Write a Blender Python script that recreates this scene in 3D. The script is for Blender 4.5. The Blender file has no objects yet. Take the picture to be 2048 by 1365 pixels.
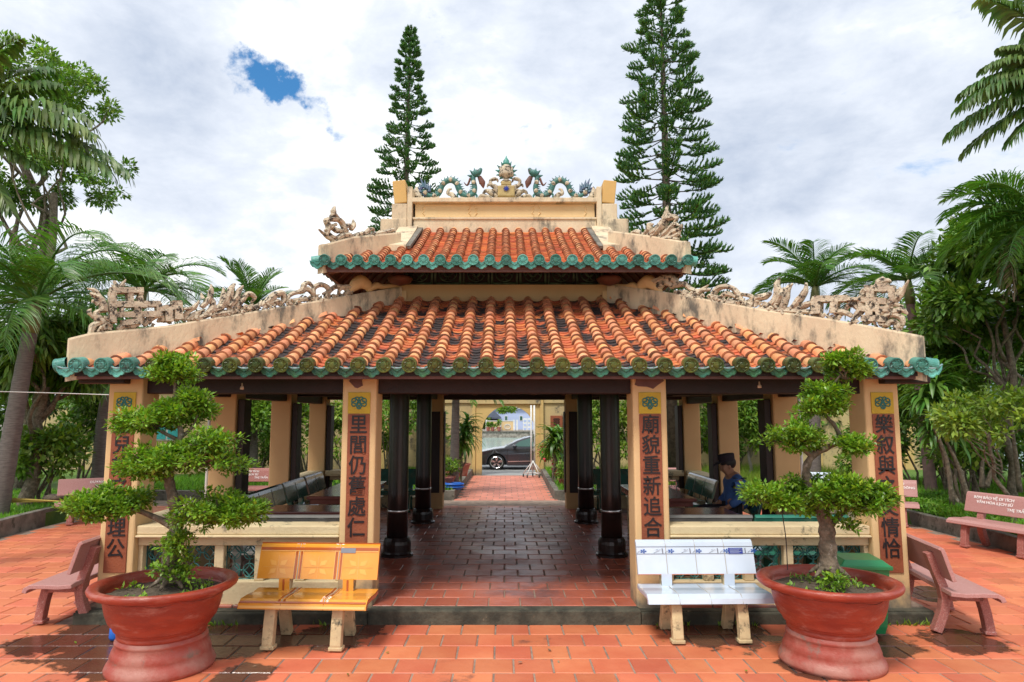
import bpy, math, random
import numpy as np
from mathutils import Vector, Matrix, Euler, noise
R = math.radians
SC = bpy.context.scene
COL = SC.collection
rng = random.Random(7)
NR = np.random.default_rng(11)

# ------------------------------------------------------------------ camera, sky, sun, exposure
F, H, PITCH = 1365.0, 1.87, math.atan((835 - 682.5) / 1365.0)
cam = bpy.data.objects.new('camera', bpy.data.cameras.new('camera'))
COL.objects.link(cam)
cam.location = (0, 0, H)
cam.rotation_euler = (R(90) + PITCH, 0, 0)
cam.data.lens = 24
cam.data.sensor_width = 36
cam.data.shift_x = 15 / 2048
cam.data.clip_end = 5000
SC.camera = cam
SUN_EL, SUN_AZ = 58, 208          # azimuth measured clockwise from +Y: the sun stands behind and left of the camera
w = bpy.data.worlds.new('World'); SC.world = w; w.use_nodes = True
nt = w.node_tree; nt.nodes.clear()
def wn(t, **k):
    n = nt.nodes.new(t)
    for a, b in k.items(): setattr(n, a, b)
    return n
def mathn(tree, op, a, b=None, clamp=False):
    n = tree.nodes.new('ShaderNodeMath'); n.operation = op; n.use_clamp = clamp
    for i, x in enumerate((a, b)):
        if x is None: continue
        if isinstance(x, (int, float)): n.inputs[i].default_value = x
        else: tree.links.new(x, n.inputs[i])
    return n.outputs[0]
sky = wn('ShaderNodeTexSky', sky_type='NISHITA', sun_disc=False)
sky.sun_elevation = R(SUN_EL); sky.sun_rotation = R(SUN_AZ)
bg = wn('ShaderNodeBackground'); bg.inputs[1].default_value = 0.1
out = wn('ShaderNodeOutputWorld')
tc = wn('ShaderNodeTexCoord')
L = nt.links.new
def wnoise(scale, detail, rough, stretch=(1, 1, 1), off=(0, 0, 0), dist=0.0):
    m = wn('ShaderNodeMapping'); m.inputs['Scale'].default_value = stretch; m.inputs['Location'].default_value = off
    L(tc.outputs['Generated'], m.inputs[0])
    n = wn('ShaderNodeTexNoise'); n.inputs['Scale'].default_value = scale; n.inputs['Detail'].default_value = detail
    n.inputs['Roughness'].default_value = rough; n.inputs['Distortion'].default_value = dist
    L(m.outputs[0], n.inputs[0]); return n.outputs[0]
def skydir(px, py):
    u = (px - 1009) / F; v = (682.5 - py) / F
    d = Vector((u, math.cos(PITCH) - v * math.sin(PITCH), math.sin(PITCH) + v * math.cos(PITCH)))
    return d.normalized()
big = wnoise(3.0, 7, .58, (1, 1, 2.0), (.3, .1, .7), .3)
fine = wnoise(9.0, 7, .62, (1, 1, 1.8), (1.3, .4, .2), .2)
# openings in the cloud, blue shows through: ragged holes round a few directions of the sky
holes = None
warp = wn('ShaderNodeTexNoise'); warp.inputs['Scale'].default_value = 7.5; warp.inputs['Detail'].default_value = 8; warp.inputs['Roughness'].default_value = .62; L(tc.outputs['Generated'], warp.inputs[0])
w1 = wn('ShaderNodeVectorMath', operation='SUBTRACT'); L(warp.outputs['Color'], w1.inputs[0]); w1.inputs[1].default_value = (.5, .5, .5)
w2 = wn('ShaderNodeVectorMath', operation='SCALE'); L(w1.outputs[0], w2.inputs[0]); w2.inputs['Scale'].default_value = .20
w3 = wn('ShaderNodeVectorMath', operation='ADD'); L(w2.outputs[0], w3.inputs[0]); L(tc.outputs['Generated'], w3.inputs[1])
for (px, py, rad, amt) in ((548, 160, .042, .95), (525, 180, .038, .7), (582, 205, .034, .9), (570, 180, .038, .6), (650, 262, .04, .45), (1068, 300, .035, .55), (880, 62, .045, .36), (1290, 60, .03, .1), (170, 60, .06, .22), (-400, 300, .2, .7), (2500, -300, .25, .7)):
    d = skydir(px, py)
    vm = wn('ShaderNodeVectorMath', operation='DISTANCE'); L(w3.outputs[0], vm.inputs[0]); vm.inputs[1].default_value = d
    g = mathn(nt, 'MULTIPLY', mathn(nt, 'SUBTRACT', 1.0, mathn(nt, 'DIVIDE', vm.outputs['Value'], rad * 1.25), True), amt)
    holes = g if holes is None else mathn(nt, 'ADD', holes, g)
nz = mathn(nt, 'ADD', mathn(nt, 'MULTIPLY', mathn(nt, 'SUBTRACT', fine, .5), 2.4), mathn(nt, 'MULTIPLY', mathn(nt, 'SUBTRACT', big, .5), 1.2))
hm = mathn(nt, 'SUBTRACT', mathn(nt, 'ADD', mathn(nt, 'MULTIPLY', holes, 1.25), mathn(nt, 'MULTIPLY', nz, 1.5)), .50)
mr = wn('ShaderNodeMapRange', interpolation_type='SMOOTHSTEP'); L(hm, mr.inputs[0]); mr.inputs[1].default_value = -.05; mr.inputs[2].default_value = 1.0
# cloud: white with blue-grey undersides
cr = wn('ShaderNodeValToRGB'); 
gv = wn('ShaderNodeVectorMath', operation='DISTANCE'); L(w3.outputs[0], gv.inputs[0]); gv.inputs[1].default_value = skydir(1700, 240)   # a heavier bank of cloud to the right
gm = mathn(nt, 'MULTIPLY', mathn(nt, 'SUBTRACT', 1.0, mathn(nt, 'DIVIDE', gv.outputs['Value'], .55), True), .17)
L(mathn(nt, 'SUBTRACT', mathn(nt, 'ADD', mathn(nt, 'MULTIPLY', big, .7), mathn(nt, 'MULTIPLY', fine, .3)), gm), cr.inputs[0])
e = cr.color_ramp.elements
e[0].position = .27; e[0].color = (3.7, 4.3, 5.4, 1)
e[1].position = .58; e[1].color = (9.2, 9.2, 9.2, 1)
x = cr.color_ramp.elements.new(.48); x.color = (6.4, 6.8, 7.5, 1)
mx = wn('ShaderNodeMix', data_type='RGBA')
L(mr.outputs[0], mx.inputs[0]); L(cr.outputs[0], mx.inputs[6])
blue = wn('ShaderNodeMix', data_type='RGBA', blend_type='MULTIPLY'); blue.inputs[0].default_value = 1
L(sky.outputs[0], blue.inputs[6]); blue.inputs[7].default_value = (.42, .95, 1.25, 1)
L(blue.outputs[2], mx.inputs[7])
L(mx.outputs[2], bg.inputs[0]); L(bg.outputs[0], out.inputs[0])
ld = bpy.data.lights.new('sun', 'SUN'); ld.energy = 2.3; ld.angle = R(14); ld.color = (1, .95, .87)
sun = bpy.data.objects.new('sun', ld); COL.objects.link(sun)
az = R(SUN_AZ); sd = Vector((math.sin(az) * math.cos(R(SUN_EL)), math.cos(az) * math.cos(R(SUN_EL)), math.sin(R(SUN_EL))))
sun.rotation_euler = sd.to_track_quat('Z', 'Y').to_euler()
SC.view_settings.view_transform = 'Standard'; SC.view_settings.look = 'None'
SC.view_settings.gamma = 1; SC.view_settings.use_curve_mapping = False
SC.view_settings.exposure = 0.52

# ------------------------------------------------------------------ helpers
def ray(px, py):
    u = (px - 1009) / F; v = (682.5 - py) / F
    return Vector((u, math.cos(PITCH) - v * math.sin(PITCH), math.sin(PITCH) + v * math.cos(PITCH)))
CP = Vector((0, 0, H))
def at(px, py, y):
    d = ray(px, py); return CP + d * (y / d.y)
def atz(px, py, z):
    d = ray(px, py); return CP + d * ((z - H) / d.z)
def atp(px, py, P, n):
    d = ray(px, py); return CP + d * ((P - CP).dot(n) / d.dot(n))

def mat(name, base, rough=.7, var=None, vs=4.0, vd=5, bump=0, bs=30, rnd=0, dirt=None, ds=2.0, dlo=.5, dhi=.7, metal=0, spec=.5, trans=0, coat=0, hue=0, emit=0, roughvar=0, base_dirt=None, stretch=None, wet=None):
    """world-position noise for colour variation, dirt with a shape of its own, relief by bump"""
    m = bpy.data.materials.new(name); m.use_nodes = True
    t = m.node_tree; t.nodes.clear(); N = t.nodes.new; K = t.links.new
    o = N('ShaderNodeOutputMaterial'); b = N('ShaderNodeBsdfPrincipled'); K(b.outputs[0], o.inputs[0])
    geo = N('ShaderNodeNewGeometry'); pos = geo.outputs['Position']
    if stretch:
        mp = N('ShaderNodeMapping'); mp.inputs['Scale'].default_value = stretch; K(pos, mp.inputs[0]); pos = mp.outputs[0]
    def nz(s, d=4, rr=.6):
        n = N('ShaderNodeTexNoise'); n.inputs['Scale'].default_value = s; n.inputs['Detail'].default_value = d; n.inputs['Roughness'].default_value = rr
        K(pos, n.inputs[0]); return n.outputs[0]
    def ramp(x, lo, hi):
        r = N('ShaderNodeMapRange'); r.interpolation_type = 'SMOOTHSTEP'; K(x, r.inputs[0]); r.inputs[1].default_value = lo; r.inputs[2].default_value = hi; return r.outputs[0]
    def mix(f, a, c):
        n = N('ShaderNodeMix'); n.data_type = 'RGBA'
        if isinstance(f, float): n.inputs[0].default_value = f
        else: K(f, n.inputs[0])
        for i, x in ((6, a), (7, c)):
            if isinstance(x, tuple): n.inputs[i].default_value = (*x, 1)
            else: K(x, n.inputs[i])
        return n.outputs[2]
    c = tuple(base)
    if var: c = mix(ramp(nz(vs, vd), .35, .65), c, tuple(var))
    if rnd or hue:
        oi = N('ShaderNodeObjectInfo')
        r = mathn(t, 'FRACT', mathn(t, 'ADD', geo.outputs['Random Per Island'], oi.outputs['Random']))
        hs = N('ShaderNodeHueSaturation')
        K(mathn(t, 'ADD', mathn(t, 'MULTIPLY', mathn(t, 'SUBTRACT', r, .5), 2 * rnd), 1.0), hs.inputs['Value'])
        if hue: K(mathn(t, 'ADD', mathn(t, 'MULTIPLY', mathn(t, 'SUBTRACT', mathn(t, 'FRACT', mathn(t, 'MULTIPLY', r, 7.13)), .5), 2 * hue), .5), hs.inputs['Hue'])
        if isinstance(c, tuple): hs.inputs['Color'].default_value = (*c, 1)
        else: K(c, hs.inputs['Color'])
        c = hs.outputs[0]
    if dirt: c = mix(ramp(nz(ds, 8, .68), dlo, dhi), c, tuple(dirt))
    if base_dirt:   # grime creeping up from the ground: (colour, z0, z1)
        sp = N('ShaderNodeSeparateXYZ'); K(geo.outputs['Position'], sp.inputs[0])
        z = mathn(t, 'ADD', sp.outputs[2], mathn(t, 'MULTIPLY', mathn(t, 'SUBTRACT', nz(6, 6, .65), .5), base_dirt[2] * 1.6))
        c = mix(ramp(z, base_dirt[2], base_dirt[1]), c, tuple(base_dirt[0]))
    wm = None
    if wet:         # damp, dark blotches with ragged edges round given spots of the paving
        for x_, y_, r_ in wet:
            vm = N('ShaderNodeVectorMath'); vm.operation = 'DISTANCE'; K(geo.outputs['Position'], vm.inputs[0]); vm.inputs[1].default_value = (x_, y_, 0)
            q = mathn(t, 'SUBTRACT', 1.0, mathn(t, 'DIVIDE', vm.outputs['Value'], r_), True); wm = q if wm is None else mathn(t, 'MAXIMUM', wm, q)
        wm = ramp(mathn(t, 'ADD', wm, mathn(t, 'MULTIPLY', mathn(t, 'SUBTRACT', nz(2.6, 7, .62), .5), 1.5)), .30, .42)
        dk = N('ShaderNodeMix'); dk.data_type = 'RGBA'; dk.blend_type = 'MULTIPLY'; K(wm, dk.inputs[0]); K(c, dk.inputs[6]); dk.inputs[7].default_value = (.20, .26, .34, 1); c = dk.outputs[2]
    if isinstance(c, tuple): b.inputs['Base Color'].default_value = (*c, 1)
    else: K(c, b.inputs['Base Color'])
    b.inputs['Roughness'].default_value = rough
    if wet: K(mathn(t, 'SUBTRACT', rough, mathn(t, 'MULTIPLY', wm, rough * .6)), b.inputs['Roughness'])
    if roughvar: K(mathn(t, 'ADD', mathn(t, 'MULTIPLY', ramp(nz(1.7, 5), .4, .6), roughvar), rough), b.inputs['Roughness'])
    b.inputs['Metallic'].default_value = metal
    b.inputs['Specular IOR Level'].default_value = spec
    b.inputs['Coat Weight'].default_value = coat; b.inputs['Coat Roughness'].default_value = .12
    if bump:
        bp = N('ShaderNodeBump'); bp.inputs['Strength'].default_value = bump; bp.inputs['Distance'].default_value = .02
        K(nz(bs, 6, .6), bp.inputs['Height']); K(bp.outputs[0], b.inputs['Normal'])
    if emit:
        b.inputs['Emission Color'].default_value = (*base, 1); b.inputs['Emission Strength'].default_value = emit
    if trans:
        tr = N('ShaderNodeBsdfTranslucent'); ms = N('ShaderNodeMixShader'); ms.inputs[0].default_value = trans
        if isinstance(c, tuple): tr.inputs[0].default_value = (*c, 1)
        else:
            g = N('ShaderNodeMix'); g.data_type = 'RGBA'; g.blend_type = 'MULTIPLY'; g.inputs[0].default_value = 1
            K(c, g.inputs[6]); g.inputs[7].default_value = (1.5, 1.6, .6, 1); K(g.outputs[2], tr.inputs[0])
        K(b.outputs[0], ms.inputs[1]); K(tr.outputs[0], ms.inputs[2]); K(ms.outputs[0], o.inputs[0])
    return m

class MB:
    def __init__(s): s.v = []; s.f = []; s.mi = []; s.cur = 0
    def add(s, vs, fs):
        n = len(s.v); s.v += [tuple(p) for p in vs]; s.f += [tuple(n + i for i in q) for q in fs]; s.mi += [s.cur] * len(fs); return s
    def box(s, x0, x1, y0, y1, z0, z1, M=None):
        vs = [Vector((x, y, z)) for z in (z0, z1) for y in (y0, y1) for x in (x0, x1)]
        if M: vs = [M @ p for p in vs]
        return s.add(vs, [(0, 2, 3, 1), (4, 5, 7, 6), (0, 1, 5, 4), (2, 6, 7, 3), (0, 4, 6, 2), (1, 3, 7, 5)])
    def bar(s, p, q, w, h, up=(0, 0, 1)):
        p, q = Vector(p), Vector(q); d = (q - p).normalized(); up = Vector(up)
        sd = d.cross(up)
        if sd.length < 1e-4: sd = d.cross(Vector((1, 0, 0)))
        sd.normalize(); u = sd.cross(d)
        vs = [c + sd * (a * w / 2) + u * (b * h / 2) for c in (p, q) for a, b in ((-1, -1), (1, -1), (1, 1), (-1, 1))]
        return s.add(vs, [(3, 2, 1, 0), (4, 5, 6, 7), (0, 1, 5, 4), (1, 2, 6, 5), (2, 3, 7, 6), (3, 0, 4, 7)])
    def tube(s, pts, rad, n=8, cap=True, flat=None):
        pts = [Vector(p) for p in pts]; m = len(pts)
        if not hasattr(rad, '__len__'): rad = [rad] * m
        elif len(rad) != m: rad = list(np.interp(np.linspace(0, 1, m), np.linspace(0, 1, len(rad)), rad))
        vs = []; ref = None
        for i, p in enumerate(pts):
            d = (pts[min(i + 1, m - 1)] - pts[max(i - 1, 0)])
            if d.length < 1e-9: d = Vector((0, 0, 1))
            d.normalize()
            if ref is None:
                ref = Vector((0, 0, 1)) if abs(d.z) < .9 else Vector((1, 0, 0))
                if flat is not None: ref = Vector(flat[0])
            a = d.cross(ref)
            if a.length < 1e-5: a = d.cross(Vector((.3, 1, .2)))
            a.normalize(); b = a.cross(d).normalized(); 
            if flat is None: ref = b
            k = 1 if flat is None else flat[1]
            for j in range(n):
                t = 2 * math.pi * j / n
                vs.append(p + a * (math.cos(t) * rad[i]) + b * (math.sin(t) * rad[i] * k))
        fs = [(i * n + j, i * n + (j + 1) % n, (i + 1) * n + (j + 1) % n, (i + 1) * n + j) for i in range(m - 1) for j in range(n)]
        if cap: fs += [tuple(reversed(range(n))), tuple((m - 1) * n + j for j in range(n))]
        return s.add(vs, fs)
    def lathe(s, prof, n=32, c=(0, 0, 0), capb=True, capt=True):
        vs = [(c[0] + r * math.cos(2 * math.pi * j / n), c[1] + r * math.sin(2 * math.pi * j / n), c[2] + z) for r, z in prof for j in range(n)]
        m = len(prof)
        fs = [(i * n + j, i * n + (j + 1) % n, (i + 1) * n + (j + 1) % n, (i + 1) * n + j) for i in range(m - 1) for j in range(n)]
        if capb: fs.append(tuple(reversed(range(n))))
        if capt: fs.append(tuple((m - 1) * n + j for j in range(n)))
        return s.add(vs, fs)
    def prism(s, poly, f0, f1):
        """poly of 2-d points; f0/f1 map a point to each of the two end faces"""
        n = len(poly)
        vs = [f0(p) for p in poly] + [f1(p) for p in poly]
        return s.add(vs, [tuple(range(n)), tuple(reversed(range(n, 2 * n)))] + [(i, i + n, (i + 1) % n + n, (i + 1) % n) for i in range(n)])
    def ball(s, c, rx, ry=None, rz=None, n=12, m=8):
        ry = ry or rx; rz = rz or rx; c = Vector(c)
        vs = [c + Vector((rx * math.sin(math.pi * i / m) * math.cos(2 * math.pi * j / n), ry * math.sin(math.pi * i / m) * math.sin(2 * math.pi * j / n), rz * math.cos(math.pi * i / m))) for i in range(m + 1) for j in range(n)]
        return s.add(vs, [(i * n + j, (i + 1) * n + j, (i + 1) * n + (j + 1) % n, i * n + (j + 1) % n) for i in range(m) for j in range(n)])
    def mesh(s, name, mats, smooth=False):
        me = bpy.data.meshes.new(name); me.from_pydata([tuple(p) for p in s.v], [], s.f)
        for m in (mats if isinstance(mats, (list, tuple)) else [mats]): me.materials.append(m)
        if len(set(s.mi)) > 1: me.polygons.foreach_set('material_index', s.mi)
        if smooth: me.polygons.foreach_set('use_smooth', [True] * len(s.f))
        me.update(); return me

def wloc(o):
    v = Vector((0, 0, 0))
    while o is not None: v = v + o.location; o = o.parent
    return v
def thing(name, label, cat, loc=(0, 0, 0), rz=0, group=None):
    o = bpy.data.objects.new(name, None); COL.objects.link(o); o.location = loc; o.rotation_euler = (0, 0, rz)
    o['label'] = label; o['category'] = cat
    if group: o['group'] = group
    return o
def link(name, me, parent=None, loc=None, M=None, world=False, label=None, kind=None, bevel=0, sub=0, autos=None):
    o = bpy.data.objects.new(name, me); COL.objects.link(o)
    if parent is not None: o.parent = parent
    if world: me.transform(Matrix.Translation(-wloc(parent)))
    if M is not None: o.matrix_local = M
    if loc is not None: o.location = loc
    if label: o['label'] = label
    if kind: o['kind'] = kind
    if bevel:
        b = o.modifiers.new('bevel', 'BEVEL'); b.width = bevel; b.segments = 2; b.limit_method = 'ANGLE'; b.angle_limit = R(40)
    if sub:
        b = o.modifiers.new('sub', 'SUBSURF'); b.levels = sub; b.render_levels = sub
    return o
def part(name, mb, m, parent, smooth=False, world=True, **k):
    return link(name, mb.mesh(name, m, smooth), parent, world=world, **k)
def single(name, mb, m, label, cat, group=None, smooth=False, origin=None, kind=None, **k):
    me = mb.mesh(name, m, smooth)
    o = link(name, me, None, **k)
    if origin is not None: me.transform(Matrix.Translation(-Vector(origin))); o.location = origin
    if label: o['label'] = label
    if cat: o['category'] = cat
    if group: o['group'] = group
    if kind: o['kind'] = kind
    return o
def struct(name, mb, m, smooth=False): return single(name, mb, m, None, None, kind='structure', smooth=smooth)
def dup(o, parent=None, label=None, loc=None, rz=None, group=None):
    c = o.copy(); COL.objects.link(c)
    if parent is not None: c.parent = parent
    if loc is not None: c.location = loc
    if rz is not None: c.rotation_euler = (0, 0, rz)
    if label: c['label'] = label
    if group: c['group'] = group
    for ch in [x for x in list(bpy.data.objects) if x.parent == o]: dup(ch, c)
    return c
def cr_spline(P, k=6):
    P = [Vector(p) for p in P]; o = []
    for i in range(len(P) - 1):
        a, b, c, d = P[max(i - 1, 0)], P[i], P[i + 1], P[min(i + 2, len(P) - 1)]
        for j in range(k):
            t = j / k
            o.append(.5 * ((2 * b) + (c - a) * t + (2 * a - 5 * b + 4 * c - d) * t * t + (3 * b - a - 3 * c + d) * t ** 3))
    o.append(P[-1]); return o
def npmesh(name, V, Fq, mats, smooth=False, mi=None):
    """V (n,3), Fq (m,k) equal-sized faces"""
    me = bpy.data.meshes.new(name); m, k = Fq.shape
    me.vertices.add(len(V)); me.vertices.foreach_set('co', V.astype(np.float32).ravel())
    me.loops.add(m * k); me.loops.foreach_set('vertex_index', Fq.astype(np.int32).ravel())
    me.polygons.add(m); me.polygons.foreach_set('loop_start', (np.arange(m) * k).astype(np.int32)); me.polygons.foreach_set('loop_total', np.full(m, k, np.int32))
    for x in (mats if isinstance(mats, (list, tuple)) else [mats]): me.materials.append(x)
    if mi is not None: me.polygons.foreach_set('material_index', mi.astype(np.int32))
    if smooth: me.polygons.foreach_set('use_smooth', np.ones(m, bool))
    me.update(calc_edges=True); me.validate(); return me
def leafmesh(name, P, D, Nn, ln, wd, m, fold=.25, droop=.0, mi=None):
    """one folded leaf per point: P base (n,3), D direction, Nn rough normal, ln/wd (n,)"""
    D = D / (np.linalg.norm(D, axis=1, keepdims=True) + 1e-9)
    S = np.cross(D, Nn); S /= (np.linalg.norm(S, axis=1, keepdims=True) + 1e-9)
    U = np.cross(S, D); ln = ln[:, None]; wd = wd[:, None]
    a = P; t = P + D * ln - U * ln * droop; mid = P + D * ln * .45 - U * wd * fold
    l = P + D * ln * .42 + S * wd; r = P + D * ln * .42 - S * wd
    n = len(P); V = np.stack([a, l, mid, t, r], 1).reshape(-1, 3)
    b = np.arange(n)[:, None] * 5
    Q = np.concatenate([b + np.array([[0, 2, 3, 1]]), b + np.array([[0, 4, 3, 2]])], 1).reshape(-1, 4)
    return npmesh(name, V, Q, m, mi=None if mi is None else np.repeat(mi, 2))
def rdir(n):
    v = NR.normal(size=(n, 3)); return v / np.linalg.norm(v, axis=1, keepdims=True)
_tx = {}
def textmesh(s, size, depth=.004, bold=0.0, align='CENTER', shear=0.0):
    k = (s, size, depth, bold, align)
    if k in _tx: return _tx[k]
    cu = bpy.data.curves.new('t', 'FONT'); cu.body = s; cu.size = size; cu.extrude = depth; cu.offset = bold; cu.align_x = align; cu.align_y = 'CENTER'; cu.resolution_u = 3; cu.shear = shear
    o = bpy.data.objects.new('t', cu); COL.objects.link(o)
    dg = bpy.context.evaluated_depsgraph_get(); me = bpy.data.meshes.new_from_object(o.evaluated_get(dg))
    bpy.data.objects.remove(o); me.name = 'lettering'; _tx[k] = me; return me
def lettering(s, size, m, parent, M, name='lettering', depth=.003, bold=0.0, align='CENTER', shear=0.0):
    me = textmesh(s, size, depth, bold, align, shear).copy(); me.materials.clear(); me.materials.append(m)
    return link(name, me, parent, M=M)
def TR(loc, rx=0, ry=0, rz=0): return Matrix.Translation(Vector(loc)) @ Euler((rx, ry, rz)).to_matrix().to_4x4()

# ------------------------------------------------------------------ materials
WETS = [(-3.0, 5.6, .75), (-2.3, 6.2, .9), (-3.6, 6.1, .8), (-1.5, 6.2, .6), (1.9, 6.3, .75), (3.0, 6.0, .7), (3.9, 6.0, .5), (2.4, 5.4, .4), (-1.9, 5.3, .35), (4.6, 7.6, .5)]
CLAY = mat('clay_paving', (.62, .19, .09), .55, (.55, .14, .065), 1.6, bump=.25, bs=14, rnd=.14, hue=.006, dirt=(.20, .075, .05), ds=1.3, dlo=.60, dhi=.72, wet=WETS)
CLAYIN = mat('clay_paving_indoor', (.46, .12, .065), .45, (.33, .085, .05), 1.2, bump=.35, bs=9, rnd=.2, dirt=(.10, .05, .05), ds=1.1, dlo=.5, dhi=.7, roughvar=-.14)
CLAYPATH = mat('clay_paving_path', (.60, .21, .14), .55, (.52, .17, .11), 1.5, bump=.2, rnd=.16, dirt=(.3, .14, .1), ds=1.5, dlo=.62, dhi=.75)
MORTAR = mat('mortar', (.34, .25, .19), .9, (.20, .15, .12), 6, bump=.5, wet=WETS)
PLASTER = mat('cream_plaster', (.70, .50, .26), .8, (.66, .45, .22), 1.5, bump=.12, bs=60, dirt=(.32, .26, .18), ds=3.5, dlo=.66, dhi=.84, base_dirt=((.17, .145, .11), .04, .46))
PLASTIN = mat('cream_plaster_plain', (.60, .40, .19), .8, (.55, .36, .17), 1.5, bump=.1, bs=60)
WEATH = mat('weathered_plaster', (.69, .56, .38), .85, (.60, .46, .31), 2.2, bump=.4, bs=35, dirt=(.12, .11, .09), ds=5, dlo=.47, dhi=.70, stretch=(1, 1, .42))
RAILM = mat('rail_plaster', (.68, .56, .34), .85, (.60, .47, .28), 2, bump=.3, bs=40, dirt=(.11, .10, .075), ds=5, dlo=.56, dhi=.68)
STONE = mat('carved_cement', (.66, .56, .41), .9, (.46, .37, .27), 9, bump=.8, bs=60, dirt=(.06, .05, .04), ds=20, dlo=.50, dhi=.60)
STEPM = mat('mossy_step', (.09, .085, .06), .9, (.035, .035, .025), 5, bump=.5, bs=30, dirt=(.26, .20, .13), ds=7, dlo=.62, dhi=.75)
BARREL = mat('barrel_tile', (.66, .24, .10), .7, (.74, .36, .17), 3, bump=.3, bs=40, rnd=.25, hue=.012, dirt=(.06, .045, .035), ds=7, dlo=.60, dhi=.72)
PAN = mat('pan_tile', (.55, .15, .05), .75, (.46, .12, .045), 3, bump=.3, bs=30, rnd=.22, hue=.01, dirt=(.03, .022, .022), ds=2.6, dlo=.44, dhi=.54)
PANUP = mat('pan_tile_upper', (.56, .16, .05), .75, (.45, .12, .045), 3, bump=.3, bs=30, rnd=.22, hue=.01, dirt=(.06, .04, .03), ds=4, dlo=.62, dhi=.74)
GLAZEO = mat('olive_glaze', (.10, .115, .022), .3, (.05, .085, .025), 14, bump=.3, bs=60, rnd=.3, dirt=(.02, .025, .012), ds=18, dlo=.56, dhi=.68)
GLAZE = mat('green_glaze', (.035, .11, .045), .28, (.03, .13, .09), 12, bump=.3, bs=60, rnd=.25, dirt=(.02, .03, .02), ds=16, dlo=.6, dhi=.7)
GLAZE2 = mat('teal_glaze', (.04, .19, .15), .35, (.07, .25, .21), 14, bump=.3, bs=60, rnd=.3, dirt=(.03, .05, .045), ds=14, dlo=.56, dhi=.68)
GLAZE3 = mat('turquoise_glaze', (.13, .42, .35), .45, (.07, .28, .25), 10, bump=.3, bs=60, rnd=.25, dirt=(.05, .09, .08), ds=18, dlo=.56, dhi=.7)
GLAZERIM = mat('pale_glaze_rim', (.30, .42, .44), .4, (.18, .3, .32), 12, rnd=.1, dirt=(.05, .07, .06), ds=14, dlo=.58, dhi=.7)
FASCIA = mat('fascia_board', (.17, .085, .075), .7, (.11, .055, .05), 3, bump=.2, dirt=(.3, .22, .18), ds=8, dlo=.66, dhi=.78)
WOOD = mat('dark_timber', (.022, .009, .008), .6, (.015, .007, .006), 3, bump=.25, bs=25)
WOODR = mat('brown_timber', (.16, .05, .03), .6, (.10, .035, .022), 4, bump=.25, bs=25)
LACQ = mat('black_lacquer', (.014, .009, .009), .28, (.022, .012, .010), 3, bump=.1, bs=20)
STEEL = mat('steel', (.55, .55, .55), .3, metal=1)
PLAQUE = mat('red_plaque', (.30, .085, .035), .6, (.24, .065, .03), 5, bump=.35, bs=50, dirt=(.12, .05, .03), ds=9, dlo=.6, dhi=.75)
PLAQY = mat('yellow_plaque', (.55, .38, .02), .6, (.48, .32, .02), 8, dirt=(.3, .2, .03), ds=12, dlo=.6, dhi=.72)
INK = mat('black_paint', (.012, .010, .012), .5)
KNOT = mat('teal_paint', (.02, .16, .15), .5)
LATT = mat('teal_ceramic', (.03, .15, .14), .4, (.05, .2, .19), 12, dirt=(.10, .085, .06), ds=10, dlo=.54, dhi=.66)
LATTD = mat('dark_lattice', (.06, .12, .075), .45, (.014, .022, .018), 9)
GREENT = mat('green_tile', (.035, .13, .10), .12, (.055, .10, .075), 3, bump=.06, bs=5, dirt=(.10, .11, .08), ds=3, dlo=.5, dhi=.65, coat=.5)
GREYT = mat('grey_tile', (.34, .33, .31), .2, (.26, .26, .25), 3, coat=.4)
REDT = mat('red_table_tile', (.19, .06, .045), .25, (.12, .04, .035), 3, coat=.3)
YEL = mat('amber_tile', (.80, .36, .05), .12, (.76, .31, .035), 5, coat=.5)
YELL = mat('amber_tile_line', (.86, .52, .17), .15)
YELD = mat('brown_stripe', (.42, .10, .025), .15, coat=.4)
YELP = mat('amber_motif', (.84, .42, .08), .14, coat=.4)
WHT = mat('white_tile', (.60, .68, .78), .12, (.55, .64, .75), 4, coat=.5)
GROUT = mat('grout', (.4, .38, .34), .8)
BLUEP = mat('blue_print', (.035, .12, .42), .3)
GREYP = mat('grey_print', (.22, .24, .28), .3)
BLUES = mat('blue_sticker', (.02, .04, .30), .4)
CREAM = mat('cream_cement', (.62, .50, .28), .8, (.50, .40, .23), 8, bump=.3, dirt=(.07, .065, .045), ds=9, dlo=.52, dhi=.66)
PINK = mat('pink_granite', (.42, .16, .13), .45, (.30, .10, .085), 120, 2, bump=.15, bs=90, dirt=(.5, .32, .28), ds=90, dlo=.55, dhi=.62)
PINKL = mat('pale_granite', (.50, .27, .25), .4, (.42, .20, .18), 120, 2, bump=.1, bs=90)
WPAINT = mat('white_letter_paint', (.8, .76, .74), .6)
POTR = mat('red_glazed_pot', (.34, .05, .024), .40, (.25, .035, .02), 3.5, bump=.35, bs=16, dirt=(.42, .17, .13), ds=5, dlo=.50, dhi=.75, stretch=(1, 1, 3))
POTB = mat('faded_pot_base', (.33, .065, .045), .5, (.40, .18, .14), 4, bump=.35, bs=20, dirt=(.20, .15, .12), ds=6, dlo=.56, dhi=.7)
SOIL = mat('soil', (.075, .055, .035), .95, (.13, .10, .07), 25, bump=1, bs=60)
BARK = mat('bark', (.22, .17, .12), .9, (.10, .08, .055), 18, bump=.9, bs=40, dirt=(.34, .30, .25), ds=14, dlo=.56, dhi=.68)
BARKD = mat('dark_bark', (.11, .085, .06), .9, (.06, .045, .032), 10, bump=.9, bs=30)
BARKP = mat('palm_bark', (.20, .165, .15), .85, (.13, .105, .10), 8, bump=.8, bs=30, stretch=(1, 1, 6))
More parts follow.
